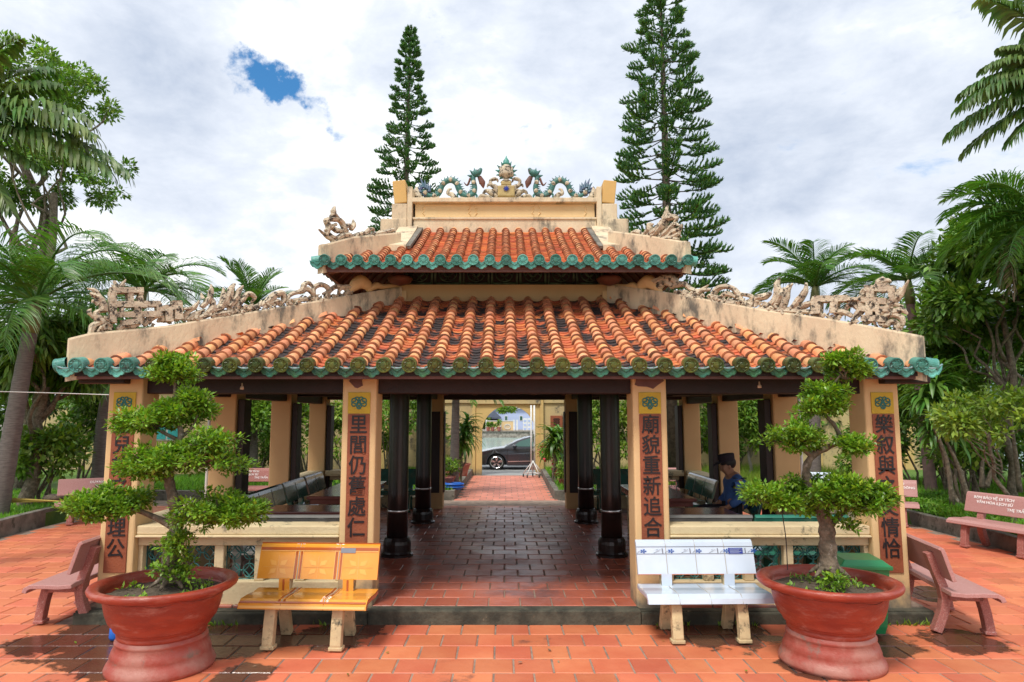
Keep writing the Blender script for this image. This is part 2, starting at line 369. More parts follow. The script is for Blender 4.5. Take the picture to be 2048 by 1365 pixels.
def leafmat(name, c, v, tr=.25, rough=.42, rnd=.4, hue=.02, spec=.5): return mat(name, c, rough, v, 2.2, 3, rnd=rnd, hue=hue, trans=tr, spec=spec)
LBON = leafmat('bonsai_leaf', (.14, .27, .022), (.19, .34, .03), .25, .35)
LNEW = leafmat('young_leaf', (.32, .48, .04), (.24, .42, .04), .35, .4, .2)
LPINE = leafmat('pine_needle', (.05, .15, .045), (.08, .19, .045), .15, .6, .5)
LPALM = leafmat('palm_leaf', (.055, .16, .022), (.11, .23, .035), .25, .4, .35)
LTORN = leafmat('torn_palm_leaf', (.055, .14, .026), (.12, .18, .045), .25, .45, .4)
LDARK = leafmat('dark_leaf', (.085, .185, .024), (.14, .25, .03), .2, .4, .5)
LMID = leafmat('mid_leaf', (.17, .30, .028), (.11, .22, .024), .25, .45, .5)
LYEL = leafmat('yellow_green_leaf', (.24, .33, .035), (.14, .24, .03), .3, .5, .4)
LDRY = leafmat('dry_leaf', (.30, .20, .13), (.2, .13, .08), .1, .8, .3)
LDRAC = leafmat('strap_leaf', (.12, .25, .036), (.075, .18, .028), .25, .4, .35)
GRASS = leafmat('grass_blade', (.17, .36, .025), (.12, .27, .025), .3, .6, .4)
TURF = mat('turf', (.055, .13, .018), .9, (.10, .19, .025), 3, bump=.8, bs=30)
KERBM = mat('kerb_cement', (.20, .18, .15), .9, (.12, .11, .09), 4, bump=.5, dirt=(.05, .05, .035), ds=5, dlo=.5, dhi=.66)
SKIN = mat('skin', (.38, .19, .12), .5); HAIR = mat('hair', (.015, .012, .012), .6)
SHIRT = mat('blue_shirt', (.055, .13, .36), .8, (.04, .10, .29), 8); TROU = mat('dark_trousers', (.018, .015, .022), .85); CAPM = mat('dark_cap', (.022, .015, .026), .8)
CARP = mat('car_paint', (.018, .022, .032), .12, coat=1); CARG = mat('car_glass', (.02, .10, .08), .05, spec=1); RUB = mat('rubber', (.015, .015, .015), .7)
CHROME = mat('chrome', (.7, .7, .72), .15, metal=1); LAMPG = mat('lamp_glass', (.6, .65, .7), .1, spec=1)
GREENP = mat('green_plastic', (.015, .22, .075), .35, (.012, .19, .065), 3)
WATER = mat('river_water', (.30, .42, .38), .15, (.26, .38, .35), .3, bump=.15, bs=1.2)
ASPH = mat('asphalt', (.32, .33, .33), .9, (.25, .26, .26), 2, bump=.3)
WHITEP = mat('white_paint', (.72, .72, .70), .6, (.6, .6, .57), 4)
BLUEW = mat('pale_blue_wall', (.42, .50, .72), .8, (.38, .46, .66), 1)
YWALL = mat('yellow_fence_wall', (.68, .48, .25), .8)
BLUH = mat('blue_hose', (.015, .13, .55), .4)
LAMP = mat('lamp_plastic', (.62, .48, .45), .5); BULB = mat('bulb', (.7, .55, .4), .4)
BROOM = mat('straw', (.45, .33, .08), .9)
# ------------------------------------------------------------------ ground
FLZ = .12
PX0, PX1, PY0, PY1 = -3.95, 3.95, 6.5, 13.84           # pavilion platform
g = MB(); g.box(-300, 300, -60, 24.2, -1.4, -.09); struct('ground', g, TURF)
g = MB(); g.box(-8.0, 7.2, -14, 15.9, -.088, -.019); plaza = struct('plaza_pavement', g, MORTAR)
T = .30
def tile_mb(w=.143, h=.024, b=.006):
    m = MB()
    vs = [(-w, -w, -h), (w, -w, -h), (w, w, -h), (-w, w, -h), (-w, -w, -b), (w, -w, -b), (w, w, -b), (-w, w, -b), (-w + b, -w + b, 0), (w - b, -w + b, 0), (w - b, w - b, 0), (-w + b, w - b, 0)]
    m.add(vs, [(0, 1, 5, 4), (1, 2, 6, 5), (2, 3, 7, 6), (3, 0, 4, 7), (4, 5, 9, 8), (5, 6, 10, 9), (6, 7, 11, 10), (7, 4, 8, 11), (8, 9, 10, 11)])
    return m
def lay(parent, spots, m, name='clay_tile', nmax=300, zt=0.0, tile=None):
    """the nearest nmax tiles one by one, the others joined"""
    tile = tile or tile_mb(); me = tile.mesh(name, m)
    spots = sorted(spots, key=lambda s: (abs(s[0]) * .35 + abs(s[1] - 4.6)))
    rest = MB()
    for i, (x, y) in enumerate(spots):
        z = zt + rng.uniform(-.0015, .0015); rx, ry = rng.uniform(-.006, .006), rng.uniform(-.006, .006)
        M = TR((x, y, z), rx, ry, rng.uniform(-.008, .008))
        if i < nmax: link(name, me, parent, M=M)
        else: rest.add([M @ Vector(p) for p in tile.v], tile.f)
    if rest.v: part(name, rest, m, parent, world=False, kind='stuff')
sp = []
for j in range(-28, 48):
    y = 6.5 - T / 2 - j * T if j >= 0 else 6.5 - T / 2 - j * T
    for i in range(-28, 26):
        x = (i + .5 * (j % 2)) * T + .07
        if -8 + .15 < x < 7.2 - .15 and -3 < y < 15.85 and not (PX0 - .1 < x < PX1 + .1 and PY0 - .02 < y < PY1 - .02): sp.append((x, y))
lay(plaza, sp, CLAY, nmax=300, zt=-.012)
g = MB(); g.box(-1.2, 1.27, 15.9, 22.75, -.088, -.019); path = struct('garden_path', g, MORTAR)
lay(path, [(-1.02 + (i + .5 * (j % 2)) * T, 16.06 + j * T) for j in range(22) for i in range(8) if -1.02 + (i + .5 * (j % 2)) * T < 1.1], CLAYPATH, nmax=300, zt=-.012)
# streets beyond the gate, river, far bank
g = MB(); g.box(-60, 60, 22.76, 28.4, -1.3, -.03); road = struct('road', g, ASPH)
g = MB(); g.box(-60, 60, 28.4, 28.62, -1.3, .06); part('kerb', g, WHITEP, road)
g = MB(); g.add([(-300, 28.6, -1.0), (300, 28.6, -1.0), (300, 100, -1.0), (-300, 100, -1.0)], [(0, 1, 2, 3)]); struct('river', g, WATER)
g = MB(); g.box(-400, 400, 98.7, 1500, -1.6, -.02); struct('far_bank', g, mat('bank_stone', (.34, .31, .27), .9, (.2, .18, .15), 3, bump=.5))
g = MB()
hp = [(-900, 0), (-500, 60), (-300, 40), (100, 20), (400, 55), (800, 130), (1150, 150), (1500, 120), (2100, 20)]
hp = [(x, 1300, z) for x, z in hp]; g.add(hp + [(x, 1500, -5) for x, _, _ in hp] + [(x, 1180, -5) for x, _, _ in hp], [(i, i + 1, 10 + i, 9 + i) for i in range(8)] + [(18 + i, 19 + i, i + 1, i) for i in range(8)])
struct('distant_hill', g, mat('hill', (.12, .17, .20), 1, (.09, .13, .15), .02))

# kerbs round the beds
def wavy_kerb(name, pts, w=.14, h=.2, label=None):
    m = MB(); P = [Vector((*p, 0)) for p in pts]; S = []
    for a, b in zip(P, P[1:]):
        n = max(1, int((b - a).length / .5))
        for k in range(n): S.append(a.lerp(b, k / n))
    S.append(P[-1]); ring = []
    for i, p in enumerate(S):
        d = (S[min(i + 1, len(S) - 1)] - S[max(i - 1, 0)]).normalized(); n = Vector((-d.y, d.x, 0)) * w / 2
        j = Vector((rng.uniform(-.01, .01), rng.uniform(-.01, .01), rng.uniform(-.012, .012)))
        ring.append([p - n + Vector((0, 0, -.08)), p - n * .96 + Vector((0, 0, h)) + j, p + n * .96 + Vector((0, 0, h)) + j, p + n + Vector((0, 0, -.08))])
    for i in range(len(S) - 1):
        m.add(ring[i] + ring[i + 1], [(0, 1, 5, 4), (1, 2, 6, 5), (2, 3, 7, 6)] + ([(3, 2, 1, 0)] if i == 0 else []) + ([(4, 5, 6, 7)] if i == len(S) - 2 else []))
    return single(name, m, KERBM, label, 'kerb', origin=(pts[0][0], pts[0][1], 0), bevel=.01)
wavy_kerb('stone_kerb', [(-8.0, 2), (-8.0, 11), (-8.25, 13.3), (-8.7, 15.9)], h=.26, label='mossy kerb edging the lawn left of the plaza')
wavy_kerb('stone_kerb', [(-8.7, 16.05), (-1.2, 16.05), (-1.12, 22.7)], h=.2, label='low grey kerb along the left side of the garden path')
wavy_kerb('stone_kerb', [(1.27, 22.7), (1.2, 16.05), (7.5, 16.05)], h=.2, label='low grey kerb along the right side of the garden path')
wavy_kerb('stone_kerb', [(7.3, 2), (7.2, 9.6), (7.35, 12), (7.5, 15.9)], h=.2, label='dark kerb behind the pink benches right of the plaza')
beds = [((-40, 2), (-8.07, 15.9), .2), ((-40, 16.1), (-1.2, 22.7), .16), ((1.27, 16.1), (40, 22.7), .16), ((7.3, 2), (40, 16), .16)]
for (a, b, z) in beds:
    g = MB(); g.box(a[0], b[0], a[1], b[1], -.12, z); struct('lawn', g, TURF)

# ------------------------------------------------------------------ pavilion
PV = thing('pavilion', 'open sided cream temple pavilion with two tiers of orange tiled roof', 'pavilion', (0, 10.25, 0))
g = MB(); g.box(PX0, PX1, PY0 + .02, PY1, -.1, FLZ - .022); part('platform', g, STEPM, PV)
g = MB(); g.box(-1.25, 1.25, PY0 - .03, PY0 + .14, -.06, FLZ - .006); part('front_step', g, STEPM, PV, bevel=.012)
for s in (-1, 1):
    g = MB(); g.box(min(s * 1.253, s * 3.95), max(s * 1.253, s * 3.95), PY0 - .02, PY0 + .12, -.06, FLZ - .03); part('plinth_edge', g, STEPM, PV, bevel=.012)
fl = MB(); fl.box(PX0 + .02, PX1 - .02, PY0 + .14, PY1 - .02, FLZ - .022, FLZ - .007); flo = part('floor', fl, MORTAR, PV, world=True)
sp = [(-3.9 + (i + .5 * (j % 2)) * T, 6.62 + .15 + j * T) for j in range(24) for i in range(1, 26) if (-3.9 + (i + .5 * (j % 2)) * T) < 3.85]
cen = [s for s in sp if abs(s[0]) < 1.75]; oth = [s for s in sp if abs(s[0]) >= 1.75]
Lf = Vector((0, 0, 0)) - wloc(flo)
def lay2(spots, n):
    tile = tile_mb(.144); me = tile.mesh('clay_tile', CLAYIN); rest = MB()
    for i, (x, y) in enumerate(spots):
        M = TR(Vector((x, y, FLZ + rng.uniform(-.002, .002))) + Lf, rng.uniform(-.008, .008), rng.uniform(-.008, .008), rng.uniform(-.008, .008))
        if i < n: link('clay_tile', me, flo, M=M)
        else: rest.add([M @ Vector(p) for p in tile.v], tile.f)
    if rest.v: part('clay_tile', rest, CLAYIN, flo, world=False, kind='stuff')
lay2(cen + oth, len(cen))

# pillars, each with its plaque
KN = [(-.50, .05), (-.62, .30), (-.38, .42), (-.22, .15), (-.28, -.35), (-.5, -.42), (-.62, -.2), (-.3, -.1), (.25, -.02), (.55, .12), (.62, .38), (.38, .45), (.22, .2), (.14, -.3), (.3, -.45), (.5, -.3), (.35, .0), (-.1, .12), (-.1, .45), (.1, .48), (.08, .1), (-.02, -.35), (-.16, -.42), (-.14, -.1)]
KN2 = [(-.62, -.1), (-.5, -.3), (-.2, -.2), (.05, .1), (.3, .35), (.55, .3), (.6, .05), (.4, -.05), (.1, -.2), (-.1, -.45), (.1, -.5), (.2, -.2), (.05, .2), (-.1, .45), (-.3, .4), (-.3, .1), (-.45, .1), (-.62, -.1)]
def knot(parent, x, y, z, s):
    m = MB()
    for K in (KN2, [(-a, b) for a, b in KN2]):
        m.tube(cr_spline([(x + a * s, y, z + b * s) for a, b in K], 3), .0060, 5)
    part('knot_emblem', m, KNOT, parent, smooth=True)
def pillar(x, y, top=2.36, chars=None, w=.165, plaq=True, peel=False):
    m = MB(); m.box(x - w, x + w, y - w, y + w, -.05, top)
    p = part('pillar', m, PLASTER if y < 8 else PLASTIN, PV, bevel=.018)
    if y < 8:      # slightly wider worn foot
        f = MB(); f.box(x - w - .02, x + w + .02, y - w - .02, y + w + .02, -.04, .10 if abs(x) < 2 else .03); part('foot', f, STEPM, p, bevel=.015)
    if chars:
        yy = y - w - .012; q = MB(); q.box(x - .105, x + .105, yy, yy + .012, .42, 1.90); pq = part('couplet_board', q, PLAQUE, PV, bevel=.003)
        q = MB(); q.box(x - .107, x + .107, yy - .001, yy + .012, 1.905, 2.11); pk = part('yellow_tablet', q, PLAQY, PV, bevel=.003)
        knot(pk, x, yy - .004, 2.01, .115)
        for i, c in enumerate(chars):
            if c == ' ': continue
            z = 1.79 - i * .193
            lettering(c, .192, INK, pq, Matrix.Translation(Vector((x, yy - .003, z)) - wloc(pq)) @ Euler((R(90), 0, 0)).to_matrix().to_4x4() @ Matrix.Scale(.92, 4, (1, 0, 0)), 'character', .004, .0016)
    return p
pillar(-1.40, 6.775, chars='里閭仍舊處仁一'); pillar(1.40, 6.775, chars='廟貌重新追合')
pillar(-3.66, 6.775, chars='壺兒於之風理公'); pillar(3.64, 6.775, chars='樂叙與之文情恰')
for s in (-1, 1):
    for y in (9.1, 11.4, 13.6): pillar(s * 3.66, y)
    pillar(s * 1.36, 13.6)
# dark boards on the inner faces of the side and rear pillars
for s in (-1, 1):
    for y in (9.1, 11.4, 13.6):
        m = MB(); m.box(min(s * 3.40, s * 3.485), max(s * 3.40, s * 3.485), y - .12, y + .12, .5, 2.1); part('couplet_board', m, WOOD, PV, bevel=.004)
    m = MB(); m.box(s * 1.36 - .1, s * 1.36 + .1, 13.41, 13.43, .42, 1.98); part('couplet_board', m, WOOD, PV)
    m = MB(); m.box(min(s * 1.185, s * 1.17), max(s * 1.185, s * 1.17), 13.46, 13.7, .42, 1.98); part('couplet_board', m, WOOD, PV)
# peeled paint patches near the tops of the two middle pillars
for x, sc in ((-1.40, .5), (1.40, 1)):
    m = MB(); n = 12
    pl = [(.13 * sc * (1 + .25 * math.sin(3 * t + x) + rng.uniform(-.15, .15)) * math.cos(t), .075 * (1 + rng.uniform(-.25, .25)) * math.sin(t)) for t in [2 * math.pi * i / n for i in range(n)]]
    m.prism(pl, lambda p: (x + p[0] - .02, 6.608, 2.22 + p[1]), lambda p: (x + p[0] - .02, 6.603, 2.22 + p[1])); part('paint_patch', m, FASCIA, PV)
# lacquered round posts with bracelet and stone base
for s in (-1, 1):
    for y in (8.95, 11.70):
        m = MB(); m.lathe([(.135, .30), (.128, .9), (.128, 2.1), (.135, 3.3)], 24, (s * 1.37, y, 0)); c = part('round_post', m, LACQ, PV, smooth=True)
        m = MB(); m.lathe([(.205, .115), (.205, .145), (.185, .16), (.175, .18), (.178, .27), (.172, .31), (.15, .35), (.14, .355)], 20, (s * 1.37, y, 0)); part('post_base', m, LACQ, c)
        m = MB(); m.lathe([(.1305, .665), (.136, .668), (.136, .695), (.1305, .698)], 24, (s * 1.37, y, 0), False, False); part('steel_band', m, STEEL, c, smooth=True)

# balustrades with pierced ceramic blocks
def lattice_block(mb, x0, z0, w, P, e, up=Vector((0, 0, 1))):
    """overlapping coin pattern in a square, in the plane of e and up"""
    n = e.cross(up)
    for cx, cz, r in ((.5, .5, .26), (.5, 1, .26), (.5, 0, .26), (0, .5, .26), (1, .5, .26), (.0, 0, .26), (1, 1, .26), (0, 1, .26), (1, 0, .26), (.25, .25, .2), (.75, .75, .2), (.25, .75, .2), (.75, .25, .2)):
        pts = []
        for k in range(13):
            t = 2 * math.pi * k / 12; a = cx + r * math.cos(t); b = cz + r * math.sin(t)
            pts.append((min(max(a, 0), 1), min(max(b, 0), 1)))
        run = [P + e * (x0 + a * w) + up * (z0 + b * w) for a, b in pts]
        mb.tube(run, .0155, 5, cap=False)
def rail(ax, ay, bx, by, blocks=5, detail=True):
    A, B = Vector((ax, ay, 0)), Vector((bx, by, 0)); e = (B - A).normalized(); n = Vector((-e.y, e.x, 0)); Ln = (B - A).length
    def bx_(s0, s1, t0, t1, z0, z1, mb):
        mb.add([A + e * s + n * t + Vector((0, 0, z)) for z in (z0, z1) for t in (t0, t1) for s in (s0, s1)], [(0, 2, 3, 1), (4, 5, 7, 6), (0, 1, 5, 4), (2, 6, 7, 3), (0, 4, 6, 2), (1, 3, 7, 5)])
    m = MB(); bx_(0, Ln, -.14, .14, .76, .845, m); bx_(-.0, Ln, -.165, .165, .735, .76, m); cap = part('balustrade_cap', m, RAILM, PV, bevel=.012)
    m = MB(); bx_(0, Ln, -.10, .10, .655, .735, m); bx_(0, Ln, -.11, .11, FLZ - .1, .325, m)
    p0 = Ln / blocks
    for i in range(blocks + 1):
        c = p0 * i; bx_(max(0, c - .045), min(Ln, c + .045), -.085, .085, .325, .655, m)
    f = part('balustrade_frame', m, RAILM, PV, bevel=.008)
    for i in range(blocks):
        m = MB(); lattice_block(m, p0 * i + .045, .325, .33, A, e) if abs(p0 - .42) < 0 else None
        w_ = p0 - .09; 
        mm = MB(); lattice_block(mm, 0, 0, 1.0, Vector((0, 0, 0)), Vector((1, 0, 0)))
        for v in mm.v: m.v.append(tuple(A + e * (p0 * i + .045 + v[0] * w_) + n * (v[1] * .9) + Vector((0, 0, .325 + v[2] * .33))))
        m.f = mm.f; m.mi = mm.mi; part('lattice_block', m, LATT, f, smooth=True)
rail(-3.495, 6.78, -1.565, 6.78); rail(1.565, 6.78, 3.475, 6.78)
for s in (-1, 1):
    rail(s * 3.66, 6.95, s * 3.66, 8.93, 5); rail(s * 3.66, 11.57, s * 3.66, 13.43, 5)
    rail(min(s * 3.49, s * 1.53), 13.6, max(s * 3.49, s * 1.53), 13.6, 5)

# timber frame: wall plates, tie beams, brackets
m = MB()
for y in (6.78, 13.6): m.box(-3.85, 3.85, y - .09, y + .09, 2.22 if y > 10 else 2.10, 2.44)
for s in (-1, 1): m.box(s * 3.66 - .09, s * 3.66 + .09, 6.88, 13.5, 2.13, 2.46)
part('wall_plate', m, WOOD, PV, bevel=.01)
for s in (-1, 1):
    m = MB(); m.box(s * 3.62 if s > 0 else -4.06, 4.06 if s > 0 else -3.62, 6.50, 6.64, 2.19, 2.37); part('beam_end', m, WOOD, PV, bevel=.01)
    for y in (8.95, 11.70):
        m = MB(); m.box(min(s * 3.6, s * 1.37), max(s * 3.6, s * 1.37), y - .055, y + .055, 2.22, 2.40); part('tie_beam', m, WOOD, PV, bevel=.008)
    m = MB(); m.box(s * 1.37 - .055, s * 1.37 + .055, 6.9, 8.9, 2.22, 2.40); m.box(s * 1.37 - .055, s * 1.37 + .055, 11.8, 13.5, 2.22, 2.40); part('tie_beam', m, WOOD, PV, bevel=.008)
m = MB()
for y in (8.95, 11.70): m.box(-1.5, 1.5, y - .06, y + .06, 2.62, 2.86)
for s in (-1, 1): m.box(s * 1.37 - .06, s * 1.37 + .06, 9.0, 11.65, 2.62, 2.86)
part('inner_ring_beam', m, WOOD, PV, bevel=.008)
for y, z, mm_ in ((8.87, 2.53, WOODR), (11.62, 2.46, WOODR)):
    m = MB(); m.box(-1.2, 1.2, y, y + .04, z - .17, z + .05); part('fretwork_panel', m, mm_, PV)
    for k in range(9):
        q = MB(); q.ball((-1.0 + k * .25, y + .02, z - .17), .07, .02, .05, 10, 6); part('fret_drop', q, mm_, PV, smooth=True) if k % 2 == 0 else None

# ---- roof planes
def zl(t): return 2.32 + .90 * t + .15 * t * t                   # lower roof pan surface over its run
def zu(t): return 3.67 + .82 * t + .12 * t * t
LX0, LX1, LY0, LY1 = -4.08, 3.92, 6.35, 14.15
WX, WY0, WY1 = 1.36, 8.75, 11.75
def barrel_tpl(r0=.066, r1=.047, ln=.185, n=7):
    m = MB(); vs = []
    for y, r in ((0, r0), (ln, r1)):
        for j in range(n + 1): t = math.pi * j / n; vs.append((-r * math.cos(t), y, r * math.sin(t) * 1.0 - .004))
    for j in range(n + 1): t = math.pi * j / n; vs.append((-(r0 - .015) * math.cos(t), 0, (r0 - .015) * math.sin(t)))
    k = n + 1
    m.add(vs, [(j, j + 1, k + j + 1, k + j) for j in range(n)]); m.cur = 1; q = len(m.v)
    vs2 = []
    for yy, rr in ((-.001, r0 + .004), (-.001, r0 - .017), (.012, r0 + .003)):
        for j in range(n + 1): t = math.pi * j / n; vs2.append((-rr * math.cos(t), yy, rr * math.sin(t) - .004))
    m.add(vs2, [(k + j, k + j + 1, j + 1, j) for j in range(n)] + [(j, j + 1, 2 * k + j + 1, 2 * k + j) for j in range(n)]); m.cur = 0
    return m
def pan_tpl(w, sag, ln=.15, th=.014, n=6):
    m = MB(); vs = []
    for y, dz in ((0, 0), (ln, -.012)):
        for j in range(n + 1): u = -1 + 2 * j / n; vs.append((u * w, y, sag * u * u + dz))
    for j in range(n + 1): u = -1 + 2 * j / n; vs.append((u * w, .004, sag * u * u - th))
    k = n + 1
    return m.add(vs, [(k + j, j, j + 1, k + j + 1)[::-1] for j in range(n)] + [(j, 2 * k + j, 2 * k + j + 1, j + 1)[::-1] for j in range(n)])
LIP = mat('tile_lip', (.34, .10, .035), .8, (.16, .05, .02), 8, rnd=.3)
def face_frame(O, e, d, zf, run):
    """O corner-less origin on the eave, e along eave, d horizontal up-slope unit"""
    def P(a, t, dz=0): 
        return O + e * a + d * (run * t) + Vector((0, 0, zf(t) + dz))
    def B(t):
        s = (d * run * .02 + Vector((0, 0, zf(t + .02) - zf(t)))).normalized(); n = e.cross(s).normalized()
        return s, n
    return P, B
def tile_face(O, e, d, zf, run, a0, a1, tl, pitch, bar_t, pan_t, bp, pp, off, parent, matb, matp, nb=0, npn=0):
    """tl(a): highest t reached by the column at offset a"""
    P, B = face_frame(O, e, d, zf, run); bars = []; pans = []; sl = math.hypot(run, zf(1) - zf(0))
    k = math.ceil((a0 - off) / pitch - .5); h_in = True
    while off + k * pitch < a1 + .02:
        a = off + k * pitch
        for kind, aa, stp, lst in (('b', a, bp, bars), ('p', a + pitch / 2, pp, pans)):
            if not (a0 + .02 < aa < a1 - .02): continue
            tm = tl(aa) if kind == 'b' else min(tl(aa - pitch * .35), tl(aa + pitch * .35))
            i = 0
            while (i * stp) / sl < tm - (.6 if h_in else .2) * stp / sl:
                lst.append((i, aa, i * stp / sl)); i += 1
        k += 1
    for lst, tpl, mm_, nm, nn, dz in ((bars, bar_t, matb, 'barrel_tile', nb, .020), (pans, pan_t, matp, 'pan_tile', npn, .0)):
        lst.sort(key=lambda q: (q[0], abs(q[1]))); me = tpl.mesh(nm, [mm_, LIP], nm == 'barrel_tile'); rest = MB()
        for i, (_, a, t) in enumerate(lst):
            s, n = B(t); p = P(a, t) + n * (dz + rng.uniform(-.002, .003)) + e * rng.uniform(-.004, .004)
            rot = rng.uniform(-.03, .03); ee = (e + s * rot).normalized(); ss = (s - e * rot).normalized()
            M = Matrix(((ee.x, ss.x, n.x, p.x), (ee.y, ss.y, n.y, p.y), (ee.z, ss.z, n.z, p.z), (0, 0, 0, 1)))
            if i < nn: link(nm, me, parent, M=Matrix.Translation(-wloc(parent)) @ M)
            else: rest.add([M @ Vector(q) for q in tpl.v], tpl.f); rest.mi[-len(tpl.f):] = tpl.mi
        if rest.v:
            o = part(nm, rest, [mm_, LIP], parent, smooth=(nm == 'barrel_tile'), kind='stuff')
    return P, B
def disc_mb(r=.070, dp=.10):
    m = MB(); n = 20
    def ring(rr, y): return [(rr * math.cos(2 * math.pi * j / n), y, rr * math.sin(2 * math.pi * j / n)) for j in range(n)]
    prof = [(r * .88, dp), (r * .96, 0), (r, -.004), (r, -.012), (r * .86, -.014), (r * .80, -.006), (r * .45, -.006), (r * .38, -.014), (r * .1, -.016)]
    vs = sum([ring(a, b) for a, b in prof], []); fs = [(i * n + j, (i + 1) * n + j, (i + 1) * n + (j + 1) % n, i * n + (j + 1) % n)[::-1] for i in range(len(prof) - 1) for j in range(n)]
    m.add(vs, fs + [tuple(len(vs) - n + j for j in range(n))[::-1]])
    for k in range(8): t = 2 * math.pi * k / 8; m.tube([(r * .48 * math.cos(t), -.008, r * .48 * math.sin(t)), (r * .74 * math.cos(t + .35), -.009, r * .74 * math.sin(t + .35))], [.004, .006], 4)
    return m
def drip_mb(w=.098, h=.115):
    """shield with a scalloped, pointed lower edge"""
    def outline(s, dy):
        o = []
        for j in range(25):
            u = -1 + 2 * j / 24; a = abs(u)
            z = -h * .80 * max(0, 1 - a ** 3.6) ** .62 - (.20 * h * max(0, 1 - a * 2.6)) - .007 * abs(math.sin(a * math.pi * 2.5)) * (a < .95)
            o.append((u * w * s, dy, z * s - (1 - s) * .02))
        return o
    m = MB(); top = [((1 - 2 * j / 8), 0) for j in range(9)]
    def full(s, y): return outline(s, y) + [(u * w * s, y, -.035 * (1 - u * u) + .012 * (1 - s)) for u, _ in top[1:-1]]
    A = full(1, .0); B_ = full(1, -.018); Cc = full(.86, -.018); D = full(.80, -.010); E_ = full(.5, -.010); Fq = full(.42, -.018)
    n = len(A); rings = [A, B_, Cc, D, E_, Fq]
    m.add(sum(rings, []), [(i * n + j, i * n + (j + 1) % n, (i + 1) * n + (j + 1) % n, (i + 1) * n + j)[::1] for i in range(5) for j in range(n)] + [tuple(5 * n + j for j in range(n)), tuple(reversed(range(n)))])
    return m
def eave_row(P, B, e, d, offs, offs2, mats, parent, zoff=.028, scale=1.0, single_=True):
    dm = [disc_mb().mesh('eave_disc', GLAZEO if q is GLAZE else q, False) for q in mats]; rm = [drip_mb().mesh('drip_tile', q, False) for q in mats]
    rimm = MB(); rimm.tube([(-.10 + .2 * j / 8, 0, -.035 * (1 - (-1 + 2 * j / 8) ** 2)) for j in range(9)], .009, 6); rimme = rimm.mesh('drip_rim', GLAZERIM, True)
    for lst, ms, nm, out_, dz in ((offs, dm, 'eave_disc', .085, zoff), (offs2, rm, 'drip_tile', .035, .032)):
        for a, mi_ in lst:
            p = P(a, 0) - d * out_ + Vector((0, 0, dz)); tl_ = .22 if nm == 'eave_disc' else .08; y = d * math.cos(tl_) + Vector((0, 0, math.sin(tl_))); z = e.cross(y).normalized()
            rr = rng.uniform(-.05, .05); sc = scale * rng.uniform(.97, 1.03); x = (e * math.cos(rr) + z * math.sin(rr)); z2 = x.cross(y)
            M = Matrix(((x.x * sc, y.x * sc, z2.x * sc, p.x), (x.y * sc, y.y * sc, z2.y * sc, p.y), (x.z * sc, y.z * sc, z2.z * sc, p.z), (0, 0, 0, 1)))
            o = link(nm, ms[mi_], parent, M=Matrix.Translation(-wloc(parent)) @ M)
            if nm == 'drip_tile' and zoff < .05 and single_:
                r_ = link('drip_rim', rimme, parent, M=Matrix.Translation(-wloc(parent)) @ M @ Matrix.Translation((0, -.012, .004)))
